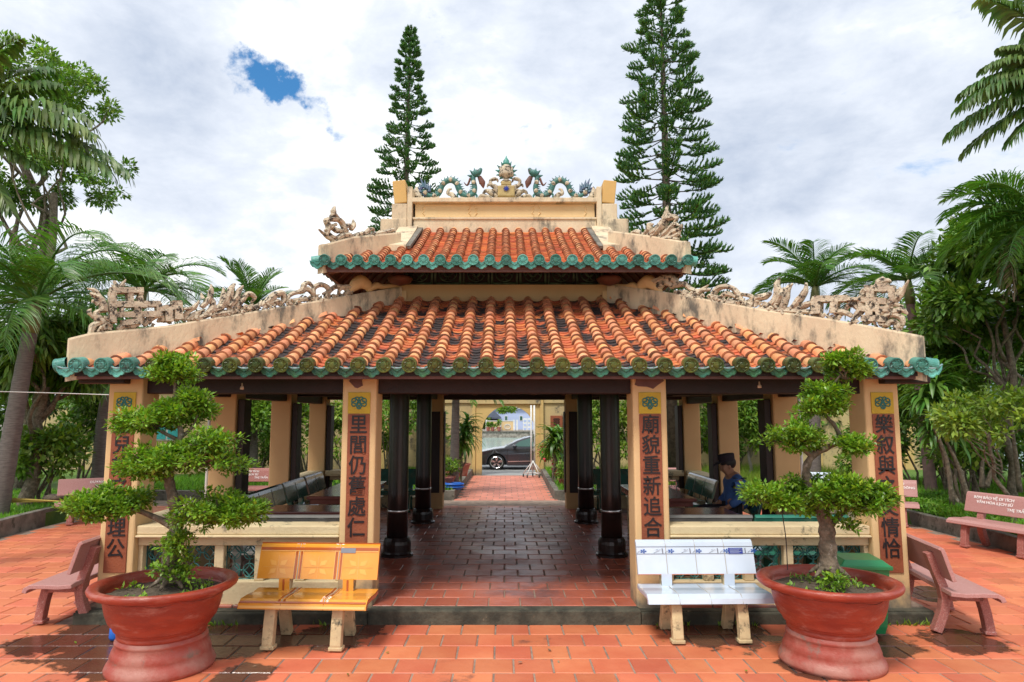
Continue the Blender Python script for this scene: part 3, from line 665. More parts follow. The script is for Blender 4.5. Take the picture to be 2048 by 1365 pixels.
def roof(name, X0, X1, Y0, Y1, wx0, wx1, wy0, wy1, zf, pitch, bt, pt, bp, pp, mb_, mp_, tlx, nb, npn, off, glz, sc, thick=.07):
    # under-boarding
    m = MB(); N = 8
    def corner(sx, sy, t): return Vector(((X0 if sx < 0 else X1) * (1 - t) + (wx0 if sx < 0 else wx1) * t, (Y0 if sy < 0 else Y1) * (1 - t) + (wy0 if sy < 0 else wy1) * t, zf(t)))
    cs = [(-1, -1), (1, -1), (1, 1), (-1, 1)]
    vs = [corner(*c, i / N) + Vector((0, 0, dz)) for dz in (-.03, -thick) for i in range(N + 1) for c in cs]
    q = 4 * (N + 1); fs = []
    for i in range(N):
        for j in range(4):
            a, b = i * 4 + j, i * 4 + (j + 1) % 4
            fs += [(a, b, b + 4, a + 4), (q + a, q + a + 4, q + b + 4, q + b)]
    for j in range(4): fs += [(j, q + j, q + (j + 1) % 4, (j + 1) % 4), (N * 4 + j, N * 4 + (j + 1) % 4, q + N * 4 + (j + 1) % 4, q + N * 4 + j)]
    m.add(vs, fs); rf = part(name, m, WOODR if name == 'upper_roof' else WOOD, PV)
    faces = [((0, Y0), (1, 0), (0, 1), X0, X1, wy0 - Y0, (wx0 - X0), (X1 - wx1)),
             ((0, Y1), (-1, 0), (0, -1), -X1, -X0, Y1 - wy1, (X1 - wx1), (wx0 - X0)),
             ((X0, 0), (0, -1), (1, 0), -Y1, -Y0, wx0 - X0, (Y1 - wy1), (wy0 - Y0)),
             ((X1, 0), (0, 1), (-1, 0), Y0, Y1, X1 - wx1, (wy0 - Y0), (Y1 - wy1))]
    for fi, (O, e, d, a0, a1, run, h0, h1) in enumerate(faces):
        O, e, d = Vector((*O, 0)), Vector((*e, 0)), Vector((*d, 0))
        def tl(a, a0=a0, a1=a1, h0=h0, h1=h1): return tlx(min((a - a0) / h0, (a1 - a) / h1, 1.0), a, fi)
        P, B = tile_face(O, e, d, zf, run, a0, a1, tl, pitch, bt, pt, bp, pp, off if fi == 0 else 0, rf, mb_, mp_, nb if fi == 0 else 0, npn if fi == 0 else 0)
        k0, k1 = math.ceil((a0 - (off if fi == 0 else 0)) / pitch), math.floor((a1 - (off if fi == 0 else 0)) / pitch)
        o1 = [((off if fi == 0 else 0) + k * pitch) for k in range(k0, k1 + 1)]; o2 = [a + pitch / 2 for a in o1 if a + pitch / 2 < a1 + .05]
        if o1[0] - pitch / 2 > a0 - .05: o2.append(o1[0] - pitch / 2)
        gm = glz(fi, a0, a1)
        if fi != 1: eave_row(P, B, e, d, [(a, gm(a)) for a in o1], [(a, gm(a)) for a in o2], [GLAZE, GLAZE2, GLAZE3], rf, scale=sc, single_=(fi == 0 and name == 'lower_roof'))
        # fascia board below the drip tiles
        m = MB(); m.bar(P(a0 + .05, 0, -.058) + d * .03, P(a1 - .05, 0, -.058) + d * .03, .035, .075); part('fascia', m, FASCIA, rf)
        # rafters under the boarding
        m = MB(); a = a0 + .15
        while a < a1 - .1:
            tm = min((a - a0) / h0, (a1 - a) / h1, 1.0); m.bar(P(a, .03, -.085), P(a, max(tm, .05), -.085), .045, .04); a += .3
        part('rafters', m, WOODR, rf, kind='stuff')
    return rf
def glz_low(fi, a0, a1): return lambda a: (1 if rng.random() < .6 else 2) if (a < a0 + .78 or a > a1 - .75) else 0
def glz_up(fi, a0, a1): return lambda a: 2 if rng.random() < (.75 if abs(a) < 1.2 else .35) else 1
lower = roof('lower_roof', LX0, LX1, LY0, LY1, -WX, WX, WY0, WY1, zl, .2355, barrel_tpl(), pan_tpl(.096, .034), .163, .092, BARREL, PAN, lambda t, a, fi: t + .02, 300, 300, .065, glz_low, 1.0)
UX, UY0, UY1 = 2.17, 7.9, 12.6
upper = roof('upper_roof', -UX, UX, UY0, UY1, -1.30, 1.30, 9.9, 10.6, zu, .193, barrel_tpl(.056, .041, .14), pan_tpl(.078, .026, .12), .118, .075, BARREL, PANUP, (lambda t, a, fi: (1.0 if abs(a) < 1.26 else min(t, .52)) if fi < 2 else min(t, .7) + .02), 0, 0, .02, glz_up, .92)

# ---- clerestory
m = MB(); m.box(-WX, WX, WY0, WY1, 3.15, 3.585); part('clerestory_wall', m, PLASTIN, PV)
for s in (-1, 1):
    m = MB(); m.box(s * (WX - .06) - .03, s * (WX - .06) + .03, WY0 - .03, WY0 - .004, 3.25, 3.50); part('corner_strip', m, PLASTER, PV)
m = MB(); m.box(-WX + .03, WX - .03, WY0 + .06, WY1 - .06, 3.585, 3.93); cl = part('frieze_wall', m, WOOD, PV)
n = 7; w_ = 2 * (WX - .06) / n
for i in range(n):
    cx = -WX + .06 + w_ * (i + .5); q = MB(); y = WY0 + .04
    for a in (-1, 1):
        q.bar((cx + a * w_ * .44, y, 3.60), (cx + a * w_ * .44, y, 3.90), .03, .03, (0, 1, 0)); q.bar((cx - w_ * .44, y, 3.75 + a * .145), (cx + w_ * .44, y, 3.75 + a * .145), .03, .03)
    for rr in (.115, .05):
        q.tube([(cx + rr * math.cos(2 * math.pi * k / 20), y, 3.75 + rr * math.sin(2 * math.pi * k / 20)) for k in range(21)], .010, 5)
    for k in range(4):
        t = math.pi / 4 + k * math.pi / 2; cc = (cx + .075 * math.cos(t), 3.75 + .075 * math.sin(t))
        q.tube([(cc[0] + .045 * math.cos(2 * math.pi * j / 12), y, cc[1] + .045 * math.sin(2 * math.pi * j / 12)) for j in range(13)], .008, 4)
    part('frieze_panel', q, LATTD, cl, smooth=True)
for s in (-1, 1):
    m = MB(); c = Vector((s * 1.33, 8.55, 3.62)); m.lathe([(.03, .22), (.035, .07), (.05, .05), (.13, .03), (.165, 0), (.13, -.05), (.06, -.075), (.01, -.09)], 16, c); part('lotus_bracket', m, WOODR, PV, smooth=True)
    m = MB(); m.bar((s * 1.36, 8.7, 3.9), (s * 2.12, 7.95, 3.60), .07, .09); part('corner_rafter', m, WOODR, PV)

# ---- hip walls
def hip_wall(A, B, prof, th=.10, m_=WEATH, name='hip_wall', dz=-.12, zf=None):
    """vertical masonry fin from A to B; prof: (s, top z) along it; underside follows the roof"""
    A, B = Vector((*A, 0)), Vector((*B, 0)); d = B - A; n = Vector((-d.y, d.x, 0)).normalized() * th / 2; m = MB(); N = 22
    ss = [i / N for i in range(N + 1)]; top = np.interp(ss, [p[0] for p in prof], [p[1] for p in prof])
    vs = []
    for i, s in enumerate(ss):
        for k, (o, z) in enumerate(((-1, 'b'), (-1, 't'), (-.82, 'tt'), (.82, 'tt'), (1, 't'), (1, 'b'))):
            zz = (zf(max(0, min(1, s))) + dz) if z == 'b' else top[i] - (.02 if z == 't' else 0)
            vs.append(A + d * s + n * o + Vector((0, 0, zz)))
    fs = [(i * 6 + j, i * 6 + (j + 1) % 6, i * 6 + 6 + (j + 1) % 6, i * 6 + 6 + j) for i in range(N) for j in range(6)] + [tuple(range(5, -1, -1)), tuple(N * 6 + j for j in range(6))]
    m.add(vs, fs); o = part(name, m, m_, PV)
    for p in o.data.polygons: p.use_smooth = False
    return o
def top_profile(A, B, pts):
    P0 = Vector((*A, 0)); d = Vector((B[0] - A[0], B[1] - A[1], 0)); n = Vector((d.y, -d.x, 0)).normalized(); o = []
    for x, y in pts:
        v = atp(x, y, P0, n); o.append(((v - P0).to_2d().dot(d.to_2d()) / d.length_squared, v.z))
    return sorted(o)
LPX = {-1: [(125, 682), (158, 669), (326, 653), (503, 624), (699, 591), (805, 574)], 1: [(1859, 675), (1788, 661), (1659, 638), (1530, 620), (1353, 588), (1215, 569)]}
UPX = {-1: [(645, 490), (700, 475), (796, 466)], 1: [(1372, 484), (1300, 472), (1220, 462)]}
hips = {}
for sx in (-1, 1):
    for sy in (-1, 1):
        A = (LX0 if sx < 0 else LX1, LY0 if sy < 0 else LY1); B = (sx * WX, WY0 if sy < 0 else WY1)
        Af = (A[0], LY0); Bf = (B[0], WY0); hips[sx, sy] = (A, B, hip_wall(A, B, top_profile(Af, Bf, LPX[sx]), zf=zl))
uh = {}
for sx in (-1, 1):
    for sy in (-1, 1):
        A = (sx * UX, UY0 if sy < 0 else UY1); B = (sx * 1.42, 8.92 if sy < 0 else 11.58)
        uh[sx, sy] = (A, B, hip_wall(A, B, top_profile((A[0], UY0), (B[0], 8.92), UPX[sx]), zf=lambda t: zu(t * .50), th=.10))
        v = MB(); y0, y1 = (8.72, 9.95) if sy < 0 else (11.78, 10.55)      # verge walls climbing to the ridge
        N = 8; vs = []
        for i in range(N + 1):
            t = i / N; y = y0 + (y1 - y0) * t; zz = zu(abs(y - (UY0 if sy < 0 else UY1)) / 2.0)
            vs += [(sx * 1.29, y, zz - .1), (sx * 1.29, y, zz + .085), (sx * 1.56, y, zz + .085), (sx * 1.56, y, zz - .30)]
        v.add(vs, [(i * 4 + j, i * 4 + (j + 1) % 4, i * 4 + 4 + (j + 1) % 4, i * 4 + 4 + j) for i in range(N) for j in range(4)] + [(0, 1, 2, 3), tuple(N * 4 + j for j in (3, 2, 1, 0))])
        part('verge_wall', v, WEATH, PV)
        v = MB(); v.bar((sx * 1.27, y0 - .02 * sy, zu(.36) + .10), (sx * 1.25, y1, zu(1.0) + .06), .075, .045, (0, 0, 1)); part('verge_coping', v, KERBM, PV, bevel=.006)
        g_ = MB(); g_.add([(sx * 1.50, y0, 3.9), (sx * 1.50, y1, 3.9), (sx * 1.50, y1, zu(1.0) - .05), (sx * 1.50, y0, zu(.36) - .05)], [(0, 1, 2, 3)]); part('gable_infill', g_, PLASTIN, PV)

# ---- main ridge: three stacked bands, end tabs, stepped shoulders
YR0, YR1 = 9.92, 10.58
m = MB(); m.box(-1.36, 1.37, YR0, YR1, 4.5, 4.83); rg = part('ridge_wall', m, WEATH, PV, bevel=.01)
m = MB(); m.box(-1.34, 1.35, YR0 + .04, YR1 - .04, 4.834, 5.06); part('ridge_band', m, PLASTER, rg)
m = MB(); m.box(-1.37, 1.38, YR0 - .02, YR1 + .02, 4.80, 4.834); part('ridge_moulding', m, WEATH, rg, bevel=.008)
m = MB(); m.box(-1.38, 1.39, YR0 - .04, YR1 + .04, 5.06, 5.13); part('ridge_cap', m, WEATH, rg, bevel=.01)
for cx, w_ in ((-.82, .46), (0, .60), (.82, .46)):      # raised frames with bracket-shaped ends
    q = MB(); y = YR0 + .04; zc = 4.945; pr = []
    for sgn in (1, -1):
        for u, z in ((w_ - .05, .09), (w_ - .05, .06), (w_ - .025, .035), (w_ - .04, 0), (w_ - .025, -.035), (w_ - .05, -.06), (w_ - .05, -.09)) if sgn > 0 else ((-(w_ - .05), -.09), (-(w_ - .05), -.06), (-(w_ - .025), -.035), (-(w_ - .04), 0), (-(w_ - .025), .035), (-(w_ - .05), .06), (-(w_ - .05), .09)):
            pr.append((cx + u * .93, y, zc + z))
    q.tube(pr + [pr[0]], .013, 4); part('ridge_frame', q, PLASTER, rg)
for s in (-1, 1):
    m = MB(); x0, x1 = sorted((s * 1.375, s * 1.45)); m.box(x0, x1, YR0 - .04, YR1, 4.42, 5.30); part('ridge_end_fin', m, WEATH, PV, bevel=.01)
    m = MB(); pr = [(0, 0), (.27, .02), (.30, .16), (.295, .36), (0, .36), (.01, .18)]
    pp_ = [(a, b) for a, b in [(-.0, .0), (.20, -.02), (.215, .12), (.24, .33), (.035, .35), (.01, .15)]]
    m.prism(pp_, lambda p: (s * (1.455 + p[0] * .95), YR0 - .02, 5.06 + p[1]), lambda p: (s * (1.455 + p[0] * .95), YR1 - .1, 5.06 + p[1])); part('ridge_end_tab', m, mat('ochre_plaster', (.62, .38, .13), .8, (.58, .35, .12), 3, dirt=(.4, .3, .2), ds=8, dlo=.62, dhi=.75), PV, bevel=.012)
    m = MB(); x0, x1 = sorted((s * 1.452, s * 1.68)); m.box(x0, x1, YR0 - .03, YR1, 4.40, 5.04); x0, x1 = sorted((s * 1.45, s * 1.84)); m.box(x0, x1, YR0 - .06, YR1, 4.30, 4.80); part('ridge_shoulder', m, WEATH, PV, bevel=.012)

# ---- ceramic figures on the main ridge
YO = 10.2
GLAZED = mat('dragon_glaze', (.03, .13, .11), .35, (.06, .20, .17), 10, bump=.5, bs=70, dirt=(.05, .05, .045), ds=10, dlo=.5, dhi=.64)
def O2(px, py): return at(px, py, YO)
def rt(x, y): return O2(1000 + x / 4.014, 300 + y / 4.014)            # positions measured on the right half
def pt_r(s): return lambda x, y: (lambda v: v if s > 0 else Vector((.02 - v.x + .0, v.y, v.z)))(rt(x, y))
for s in (1, -1):
    f = pt_r(s)
    DR = thing('dragon_figure', ('teal ceramic dragon facing the flaming pearl on the %s half of the ridge' % ('right' if s > 0 else 'left')), 'dragon figure', (f(420, 390).x, YO, 5.13), group='ceramic dragons on the ridge')
    body = [f(*p) for p in ((722, 300), (690, 340), (640, 372), (590, 368), (563, 335), (548, 290), (515, 255), (470, 245), (432, 268), (412, 315), (385, 358), (335, 372), (297, 350), (285, 305), (295, 255), (298, 205))]
    sp_ = cr_spline(body, 5); m = MB(); rad = np.interp(np.linspace(0, 1, len(sp_)), [0, .1, .3, .6, .9, 1], [.012, .03, .042, .048, .04, .034])
    m.tube(sp_, list(rad), 10); part('body', m, GLAZED, DR, smooth=True)
    m = MB()
    for i in range(4, len(sp_) - 6, 2):
        dd = (sp_[i + 1] - sp_[i - 1]).normalized(); up = Vector((-dd.z, 0, dd.x)) * (-1 if s > 0 else 1)
        b = sp_[i] + up * rad[i] * .8; m.tube([b - dd * .0, b + up * .045 + dd * .01], [.014, .002], 5)
    part('back_spines', m, GLAZED, DR, kind='stuff')
    for i in range(6, len(sp_) - 4, 7): c = sp_[i]; m = MB(); m.ball(c + Vector((0, -.03, .0)), .035, .03, .035, 8, 6); part('cloud_knob', m, STONE, DR, smooth=True)
    m = MB(); hp_ = [f(300, 205), f(275, 190), f(250, 178), f(233, 150)]; m.tube(cr_spline(hp_, 4), [.045, .06, .045, .02], 10); m.tube([f(262, 205), f(245, 210)], [.035, .012], 8)
    m.tube([f(300, 190), f(325, 165)], [.03, .004], 6); m.tube([f(310, 215), f(345, 205)], [.03, .004], 6); m.tube([f(285, 175), f(290, 145)], [.02, .003], 6); part('head', m, GLAZED, DR, smooth=True)
    m = MB(); m.tube(cr_spline([f(250, 215), f(225, 265), f(216, 310)], 4), [.03, .05, .004], 8, flat=((0, 1, 0), .4)); m.tube(cr_spline([f(320, 230), f(345, 285), f(372, 262)], 4), [.02, .016, .004], 6); part('whisker', m, WOODR, DR, smooth=True)
    m = MB()
    for (a, b) in (((650, 320), (640, 275)), ((665, 300), (655, 262)), ((680, 290), (690, 240)), ((700, 285), (722, 228)), ((715, 300), (742, 262)), ((718, 325), (745, 300)), ((690, 350), (735, 345))):
        m.tube(cr_spline([f(a[0], a[1] + 20), f(*a), f(*b)], 3), [.035, .028, .002], 6)
    part('tail_flames', m, mat('violet_glaze', (.06, .07, .16), .4, (.05, .12, .16), 14), DR, smooth=True)
    m = MB(); m.tube(cr_spline([f(445, 392), f(470, 360), f(500, 350), f(492, 320), f(470, 318)], 4), [.05, .04, .03, .022, .014], 7)
    m.tube(cr_spline([f(700, 392), f(735, 380), f(752, 340), f(748, 295)], 4), [.02, .06, .05, .006], 7); m.tube(cr_spline([f(750, 350), f(790, 330), f(812, 335)], 4), [.05, .03, .01], 7)
    m.tube([f(570, 385), f(640, 388)], .03, 8); m.tube([f(280, 388), f(400, 388)], .03, 8); part('cloud_base', m, STONE, DR, smooth=True)
    m = MB(); m.tube(cr_spline([f(400, 350), f(425, 360), f(420, 388)], 3), [.02, .016, .01], 6); m.tube(cr_spline([f(285, 350), f(268, 370), f(272, 390)], 3), [.02, .016, .01], 6); part('claw', m, GLAZE2, DR, smooth=True)
PE = thing('pearl_finial', 'flaming pearl finial on a scrolled pedestal at the middle of the ridge', 'finial', (.02, YO, 5.13))
c0 = rt(50, 390); X0f = c0.x
def fz(y): return rt(50, y).z
m = MB(); m.box(X0f - .13, X0f + .13, YO - .1, YO + .1, fz(392), fz(300)); m.box(X0f - .08, X0f + .08, YO - .08, YO + .08, fz(300), fz(262)); part('pedestal', m, mat('ochre_glaze', (.45, .33, .13), .5, (.35, .25, .1), 9, dirt=(.1, .08, .05), ds=12, dlo=.58, dhi=.7), PE, bevel=.02)
m = MB(); m.lathe([(.09, fz(262)), (.07, fz(250)), (.035, fz(240)), (.05, fz(228)), (.115, fz(212)), (.12, fz(195)), (.10, fz(170)), (.11, fz(150)), (.07, fz(135)), (.05, fz(125))], 18, (X0f, YO, 0)); part('pearl', m, STONE, PE, smooth=True)
m = MB(); m.lathe([(.05, fz(126)), (.062, fz(112)), (.045, fz(100)), (.05, fz(92)), (.03, fz(78)), (.012, fz(62)), (.002, fz(45))], 14, (X0f, YO, 0)); part('spire', m, GLAZE2, PE, smooth=True)
m = MB()
for k in range(11):
    t = -.9 + k * (math.pi + 1.8) / 10; r0, r1 = .10, .175
    m.tube([(X0f + r0 * math.cos(t), YO, fz(180) + r0 * math.sin(t)), (X0f + r1 * math.cos(t), YO, fz(180) + r1 * math.sin(t) + .02)], [.03, .002], 6) if abs(t - math.pi / 2) > .3 else None
part('flames', m, GLAZE2, PE, smooth=True)
m = MB()
for k in range(8): t = 2 * math.pi * k / 8; m.tube([(X0f, YO - .11, fz(330)), (X0f + .045 * math.cos(t), YO - .115, fz(330) + .045 * math.sin(t))], [.012, .006], 5)
part('blue_flower', m, BLUES, PE)
for s in (1, -1):
    f = pt_r(s); m = MB()
    for P_, r_ in ((((60, 385), (100, 340), (120, 300), (150, 285), (160, 250), (130, 235), (105, 240), (100, 260)), [.03, .045, .04, .03, .024, .03, .02, .01]),
                   (((100, 388), (150, 350), (190, 330), (215, 350), (205, 372), (185, 365)), [.03, .045, .03, .02, .02, .01]), (((150, 390), (200, 375), (235, 372), (252, 390)), [.03, .035, .03, .02]),
                   (((110, 330), (140, 325), (165, 340), (160, 365)), [.03, .025, .02, .015]), (((150, 285), (175, 280), (185, 300)), [.03, .02, .01]), (((120, 300), (95, 300), (92, 330)), [.03, .02, .02])):
        m.tube(cr_spline([f(*p) for p in P_], 4), [r * 1.0 for r in r_], 7, flat=((0, 1, 0), 1.5))
    part('scroll', m, STONE, PE, smooth=True)

# ---- carved cement cresting on the hips
def crest(key, hp, crop, scale, shapes, lbl, frets=(), fuzz=0, src=None):
    A, B, w_ = hp[key]; P0 = Vector((*A, 0)); n = Vector((B[1] - A[1], -(B[0] - A[0]), 0)).normalized()
    def q(x, y): return atp(crop[0] + x / scale, crop[1] + y / scale, P0, n)
    m = MB()
    for pts, r in shapes:
        m.tube(cr_spline([q(*p) for p in pts], 4), [v * .0012 for v in r], 7, flat=((n.x, n.y, 0), 1.3))
    for x0, y0, x1, y1, t in frets:
        a, b = q(x0, y0), q(x1, y1); m.bar(a, b, .11, t * .0013, (0, 0, 1) if abs(x1 - x0) > abs(y1 - y0) else (n.y, -n.x, 0)) if True else None
    for k in range(fuzz):      # small curls of broken leaf carving along the base
        x0, y0, x1, y1 = src; t = rng.random(); x = x0 + (x1 - x0) * t; y = y0 + (y1 - y0) * t + 8 - rng.uniform(0, src_h)
        an = rng.uniform(-3.1, -.1); ln = rng.uniform(12, 34); p0 = (x, y + 8); p1 = (x + ln * .5 * math.cos(an), y + ln * .5 * math.sin(an)); p2 = (x + ln * math.cos(an + .9), y + ln * math.sin(an + .9) * .9)
        off = n * rng.uniform(-.045, .045)
        if frets and min(f_[0] for f_ in frets) < x < max(f_[2] for f_ in frets) and rng.random() < .6: continue
        m.tube([v + off for v in cr_spline([q(*p0), q(*p1), q(*p2)], 3)], [rng.uniform(.012, .024), .016, .004], 5)
    m.v = [tuple(Vector(v) + noise.noise_vector(Vector(v) * 14) * .008 + noise.noise_vector(Vector(v) * 40) * .005) for v in m.v]
    m_ = part('carved_cresting', m, STONE, PV, smooth=False); m_['label'] = lbl; return m_
src_h = 36
S_L = [  # (points in the crop of the photograph, radius in mm)
 ([(250, 410), (265, 350), (310, 330), (370, 340), (395, 362)], [22, 26, 24, 18, 8]), ([(300, 400), (330, 365), (380, 370)], [20, 22, 8]),
 ([(330, 330), (300, 300), (290, 270), (320, 250)], [30, 34, 26, 14]), ([(330, 300), (370, 310), (375, 335)], [24, 20, 8]), ([(270, 300), (245, 260), (260, 240)], [14, 18, 5]),
 ([(330, 260), (330, 210), (300, 170), (260, 150), (250, 152)], [34, 34, 28, 18, 5]), ([(320, 190), (280, 130), (232, 115)], [24, 20, 5]), ([(300, 215), (270, 190), (262, 205)], [20, 12, 4]),
 ([(380, 170), (410, 110), (400, 70)], [28, 22, 5]), ([(400, 130), (440, 100), (472, 62)], [22, 18, 4]), ([(410, 120), (380, 90)], [18, 4]), ([(430, 110), (455, 95), (470, 98)], [16, 12, 5]),
 ([(420, 375), (460, 345), (520, 350), (560, 330)], [24, 30, 26, 12]), ([(480, 360), (540, 300), (580, 310), (570, 335)], [20, 24, 18, 10]), ([(580, 345), (640, 290), (690, 290), (700, 325)], [22, 32, 30, 22]),
 ([(830, 320), (850, 270), (900, 230), (930, 190)], [14, 22, 22, 5]), ([(850, 310), (900, 280), (960, 245)], [20, 30, 10]), ([(880, 315), (950, 290), (1000, 250), (1010, 200), (980, 170)], [18, 30, 34, 28, 6]),
 ([(940, 230), (990, 180), (1000, 130), (1005, 90)], [20, 26, 22, 5]), ([(950, 180), (935, 145)], [22, 4]), ([(1000, 250), (1060, 230), (1080, 180), (1075, 110)], [24, 38, 36, 6]), ([(1080, 230), (1110, 170), (1130, 110), (1150, 85)], [30, 36, 26, 5]),
 ([(1110, 230), (1150, 180), (1180, 120), (1200, 95)], [30, 34, 22, 5]), ([(1150, 250), (1190, 190), (1230, 150), (1270, 170), (1250, 205)], [24, 30, 26, 20, 8]), ([(1180, 255), (1250, 240), (1300, 215), (1310, 190)], [20, 26, 22, 6]), ([(1000, 290), (1080, 270), (1150, 262)], [22, 34, 18]),
 ([(1310, 225), (1360, 190), (1400, 155), (1445, 150), (1450, 190), (1430, 212)], [18, 34, 36, 30, 24, 14]), ([(1340, 220), (1400, 200), (1430, 205)], [22, 34, 22]),
 ([(1460, 195), (1500, 150), (1560, 130), (1580, 90), (1600, 80), (1640, 110)], [16, 22, 26, 28, 24, 12]), ([(1560, 140), (1600, 120), (1640, 160), (1650, 180)], [20, 28, 24, 14]), ([(1480, 195), (1560, 185), (1640, 180)], [18, 24, 20]), ([(1640, 180), (1640, 110), (1700, 95), (1730, 130), (1690, 150)], [20, 26, 28, 24, 12]), ([(1720, 165), (1760, 110), (1820, 110), (1860, 140)], [18, 26, 24, 20]), ([(1790, 150), (1800, 120), (1840, 105), (1875, 125), (1850, 150), (1820, 145)], [14, 20, 24, 24, 18, 10])]
F_L = [(370, 130, 575, 130, 45), (370, 200, 400, 200, 40), (400, 215, 600, 220, 42), (385, 140, 390, 330, 45), (490, 130, 500, 200, 42), (560, 130, 560, 160, 30), (555, 165, 560, 220, 30), (395, 280, 660, 275, 42), (540, 200, 545, 340, 45), (560, 215, 680, 215, 42), (670, 210, 675, 290, 40), (440, 330, 560, 320, 42), (670, 245, 800, 225, 45), (730, 250, 735, 325, 55), (790, 200, 795, 310, 60), (755, 205, 810, 205, 30), (440, 215, 445, 280, 20), (820, 245, 880, 238, 18)]
crest((-1, -1), hips, (100, 540), 3.103, S_L, 'long weathered cresting of frets and acanthus on the left front hip', F_L, 260, (260, 392, 1850, 170))
S_R = [
 ([(190, 60), (230, 75), (270, 55), (330, 60), (350, 90), (320, 110)], [30, 40, 42, 40, 30, 18]), ([(240, 110), (270, 80), (310, 85), (330, 115)], [34, 40, 34, 22]), ([(330, 100), (400, 90), (440, 120), (490, 130), (550, 95)], [26, 30, 24, 20, 6]), ([(340, 140), (400, 150), (450, 165), (500, 180)], [20, 28, 30, 20]), ([(470, 180), (500, 130), (560, 125)], [24, 28, 10]),
 ([(580, 190), (590, 130), (640, 105), (700, 115), (740, 160), (760, 215)], [24, 30, 28, 26, 26, 18]), ([(620, 190), (660, 150), (720, 170)], [24, 32, 18]), ([(590, 195), (680, 205), (780, 215)], [22, 30, 20]), ([(740, 150), (800, 160), (820, 175), (790, 215)], [18, 20, 18, 10]),
 ([(820, 225), (850, 180), (900, 165), (940, 140)], [22, 34, 32, 10]), ([(900, 235), (960, 200), (980, 130), (975, 90), (990, 50)], [26, 40, 36, 28, 6]), ([(960, 220), (1000, 160), (1020, 110)], [30, 36, 10]), ([(1010, 240), (1030, 170), (1045, 110), (1075, 85)], [30, 34, 24, 6]), ([(1060, 250), (1110, 190), (1150, 130), (1155, 80)], [26, 34, 26, 8]), ([(1090, 250), (1150, 220), (1190, 200), (1195, 165)], [22, 30, 24, 6]), ([(860, 240), (1000, 255), (1180, 262)], [20, 34, 22]),
 ([(1450, 300), (1500, 240), (1490, 180), (1530, 140)], [22, 34, 30, 10]), ([(1640, 330), (1650, 290), (1700, 280), (1750, 300), (1755, 350)], [22, 28, 26, 24, 14]), ([(1600, 320), (1620, 270), (1650, 240), (1700, 240)], [26, 38, 30, 12]), ([(1640, 260), (1690, 200), (1740, 150), (1790, 65)], [30, 36, 26, 6]), ([(1680, 220), (1720, 160), (1740, 110)], [30, 28, 8]), ([(1690, 270), (1750, 250), (1785, 275)], [30, 26, 6]), ([(1660, 200), (1710, 215), (1760, 225)], [28, 22, 6]),
 ([(1590, 130), (1610, 80), (1640, 45)], [34, 34, 12]), ([(1600, 90), (1660, 70), (1680, 80)], [24, 24, 8]), ([(1540, 150), (1510, 130), (1490, 150)], [24, 20, 8]), ([(1330, 280), (1380, 260), (1440, 290)], [20, 30, 18]), ([(1400, 240), (1440, 210), (1480, 250)], [22, 30, 16]), ([(1640, 345), (1700, 320), (1740, 350)], [22, 26, 10])]
F_R = [(1215, 185, 1420, 180, 48), (1225, 185, 1225, 275, 70), (1340, 190, 1330, 270, 55), (1240, 230, 1250, 225, 20), (1420, 185, 1500, 180, 24), (1500, 185, 1660, 200, 45), (1520, 120, 1700, 115, 48), (1560, 110, 1550, 320, 50), (1640, 90, 1640, 140, 60), (1690, 115, 1690, 190, 42), (1500, 245, 1680, 250, 42), (1500, 300, 1660, 310, 45), (1600, 190, 1610, 310, 30)]
crest((1, -1), hips, (1240, 540), 3.103, S_R, 'long weathered cresting of frets and acanthus on the right front hip', F_R, 260, (350, 160, 1740, 372))
src_h = 30
S_U = [([(1060, 670), (1100, 660), (1150, 690)], [20, 30, 20]), ([(1150, 690), (1200, 640), (1200, 600), (1230, 600)], [24, 34, 28, 10]), ([(1190, 690), (1260, 650), (1290, 600), (1300, 560)], [26, 40, 34, 12]), ([(1240, 690), (1300, 620), (1330, 560), (1340, 500), (1345, 445)], [30, 44, 40, 26, 5]), ([(1330, 560), (1390, 540), (1420, 550), (1400, 580)], [30, 28, 22, 12]), ([(1300, 700), (1370, 640), (1400, 600), (1440, 610)], [30, 40, 30, 8]), ([(1350, 700), (1400, 660), (1440, 640), (1460, 600)], [26, 36, 24, 6]), ([(1280, 715), (1360, 705), (1430, 720)], [24, 34, 16]), ([(1390, 700), (1430, 680), (1440, 650)], [26, 24, 6]), ([(1310, 550), (1360, 530), (1420, 540)], [20, 24, 10])]
crest((1, -1), uh, (1000, 300), 4.014, S_U, 'crumbling foliage cresting on the right upper hip', (), 22, (1170, 690, 1430, 715))
S_U2 = [([(150, 640), (210, 690), (280, 740)], [8, 20, 16]), ([(210, 690), (230, 620), (210, 570), (240, 560), (300, 560), (340, 590), (350, 640)], [18, 30, 28, 26, 28, 28, 22]), ([(240, 545), (270, 520), (310, 545)], [14, 26, 14]), ([(275, 530), (265, 490), (280, 455)], [28, 26, 5]), ([(240, 620), (300, 650), (380, 650)], [24, 26, 20]), ([(250, 610), (290, 600)], [20, 18]), ([(290, 720), (340, 690), (400, 690), (430, 720)], [24, 32, 30, 18]), ([(360, 690), (360, 620), (400, 610), (420, 640)], [20, 26, 22, 14]), ([(410, 640), (430, 600), (425, 560)], [24, 26, 5]), ([(430, 720), (470, 680), (520, 670), (560, 640), (590, 640), (590, 665)], [22, 26, 24, 22, 16, 10]), ([(540, 690), (620, 675), (700, 655), (750, 645), (755, 665), (735, 668)], [18, 24, 26, 22, 16, 8]), ([(260, 740), (350, 730), (460, 715)], [20, 26, 18]), ([(200, 640), (260, 700), (320, 700)], [14, 24, 16]), ([(440, 700), (520, 700), (620, 690)], [20, 22, 18])]
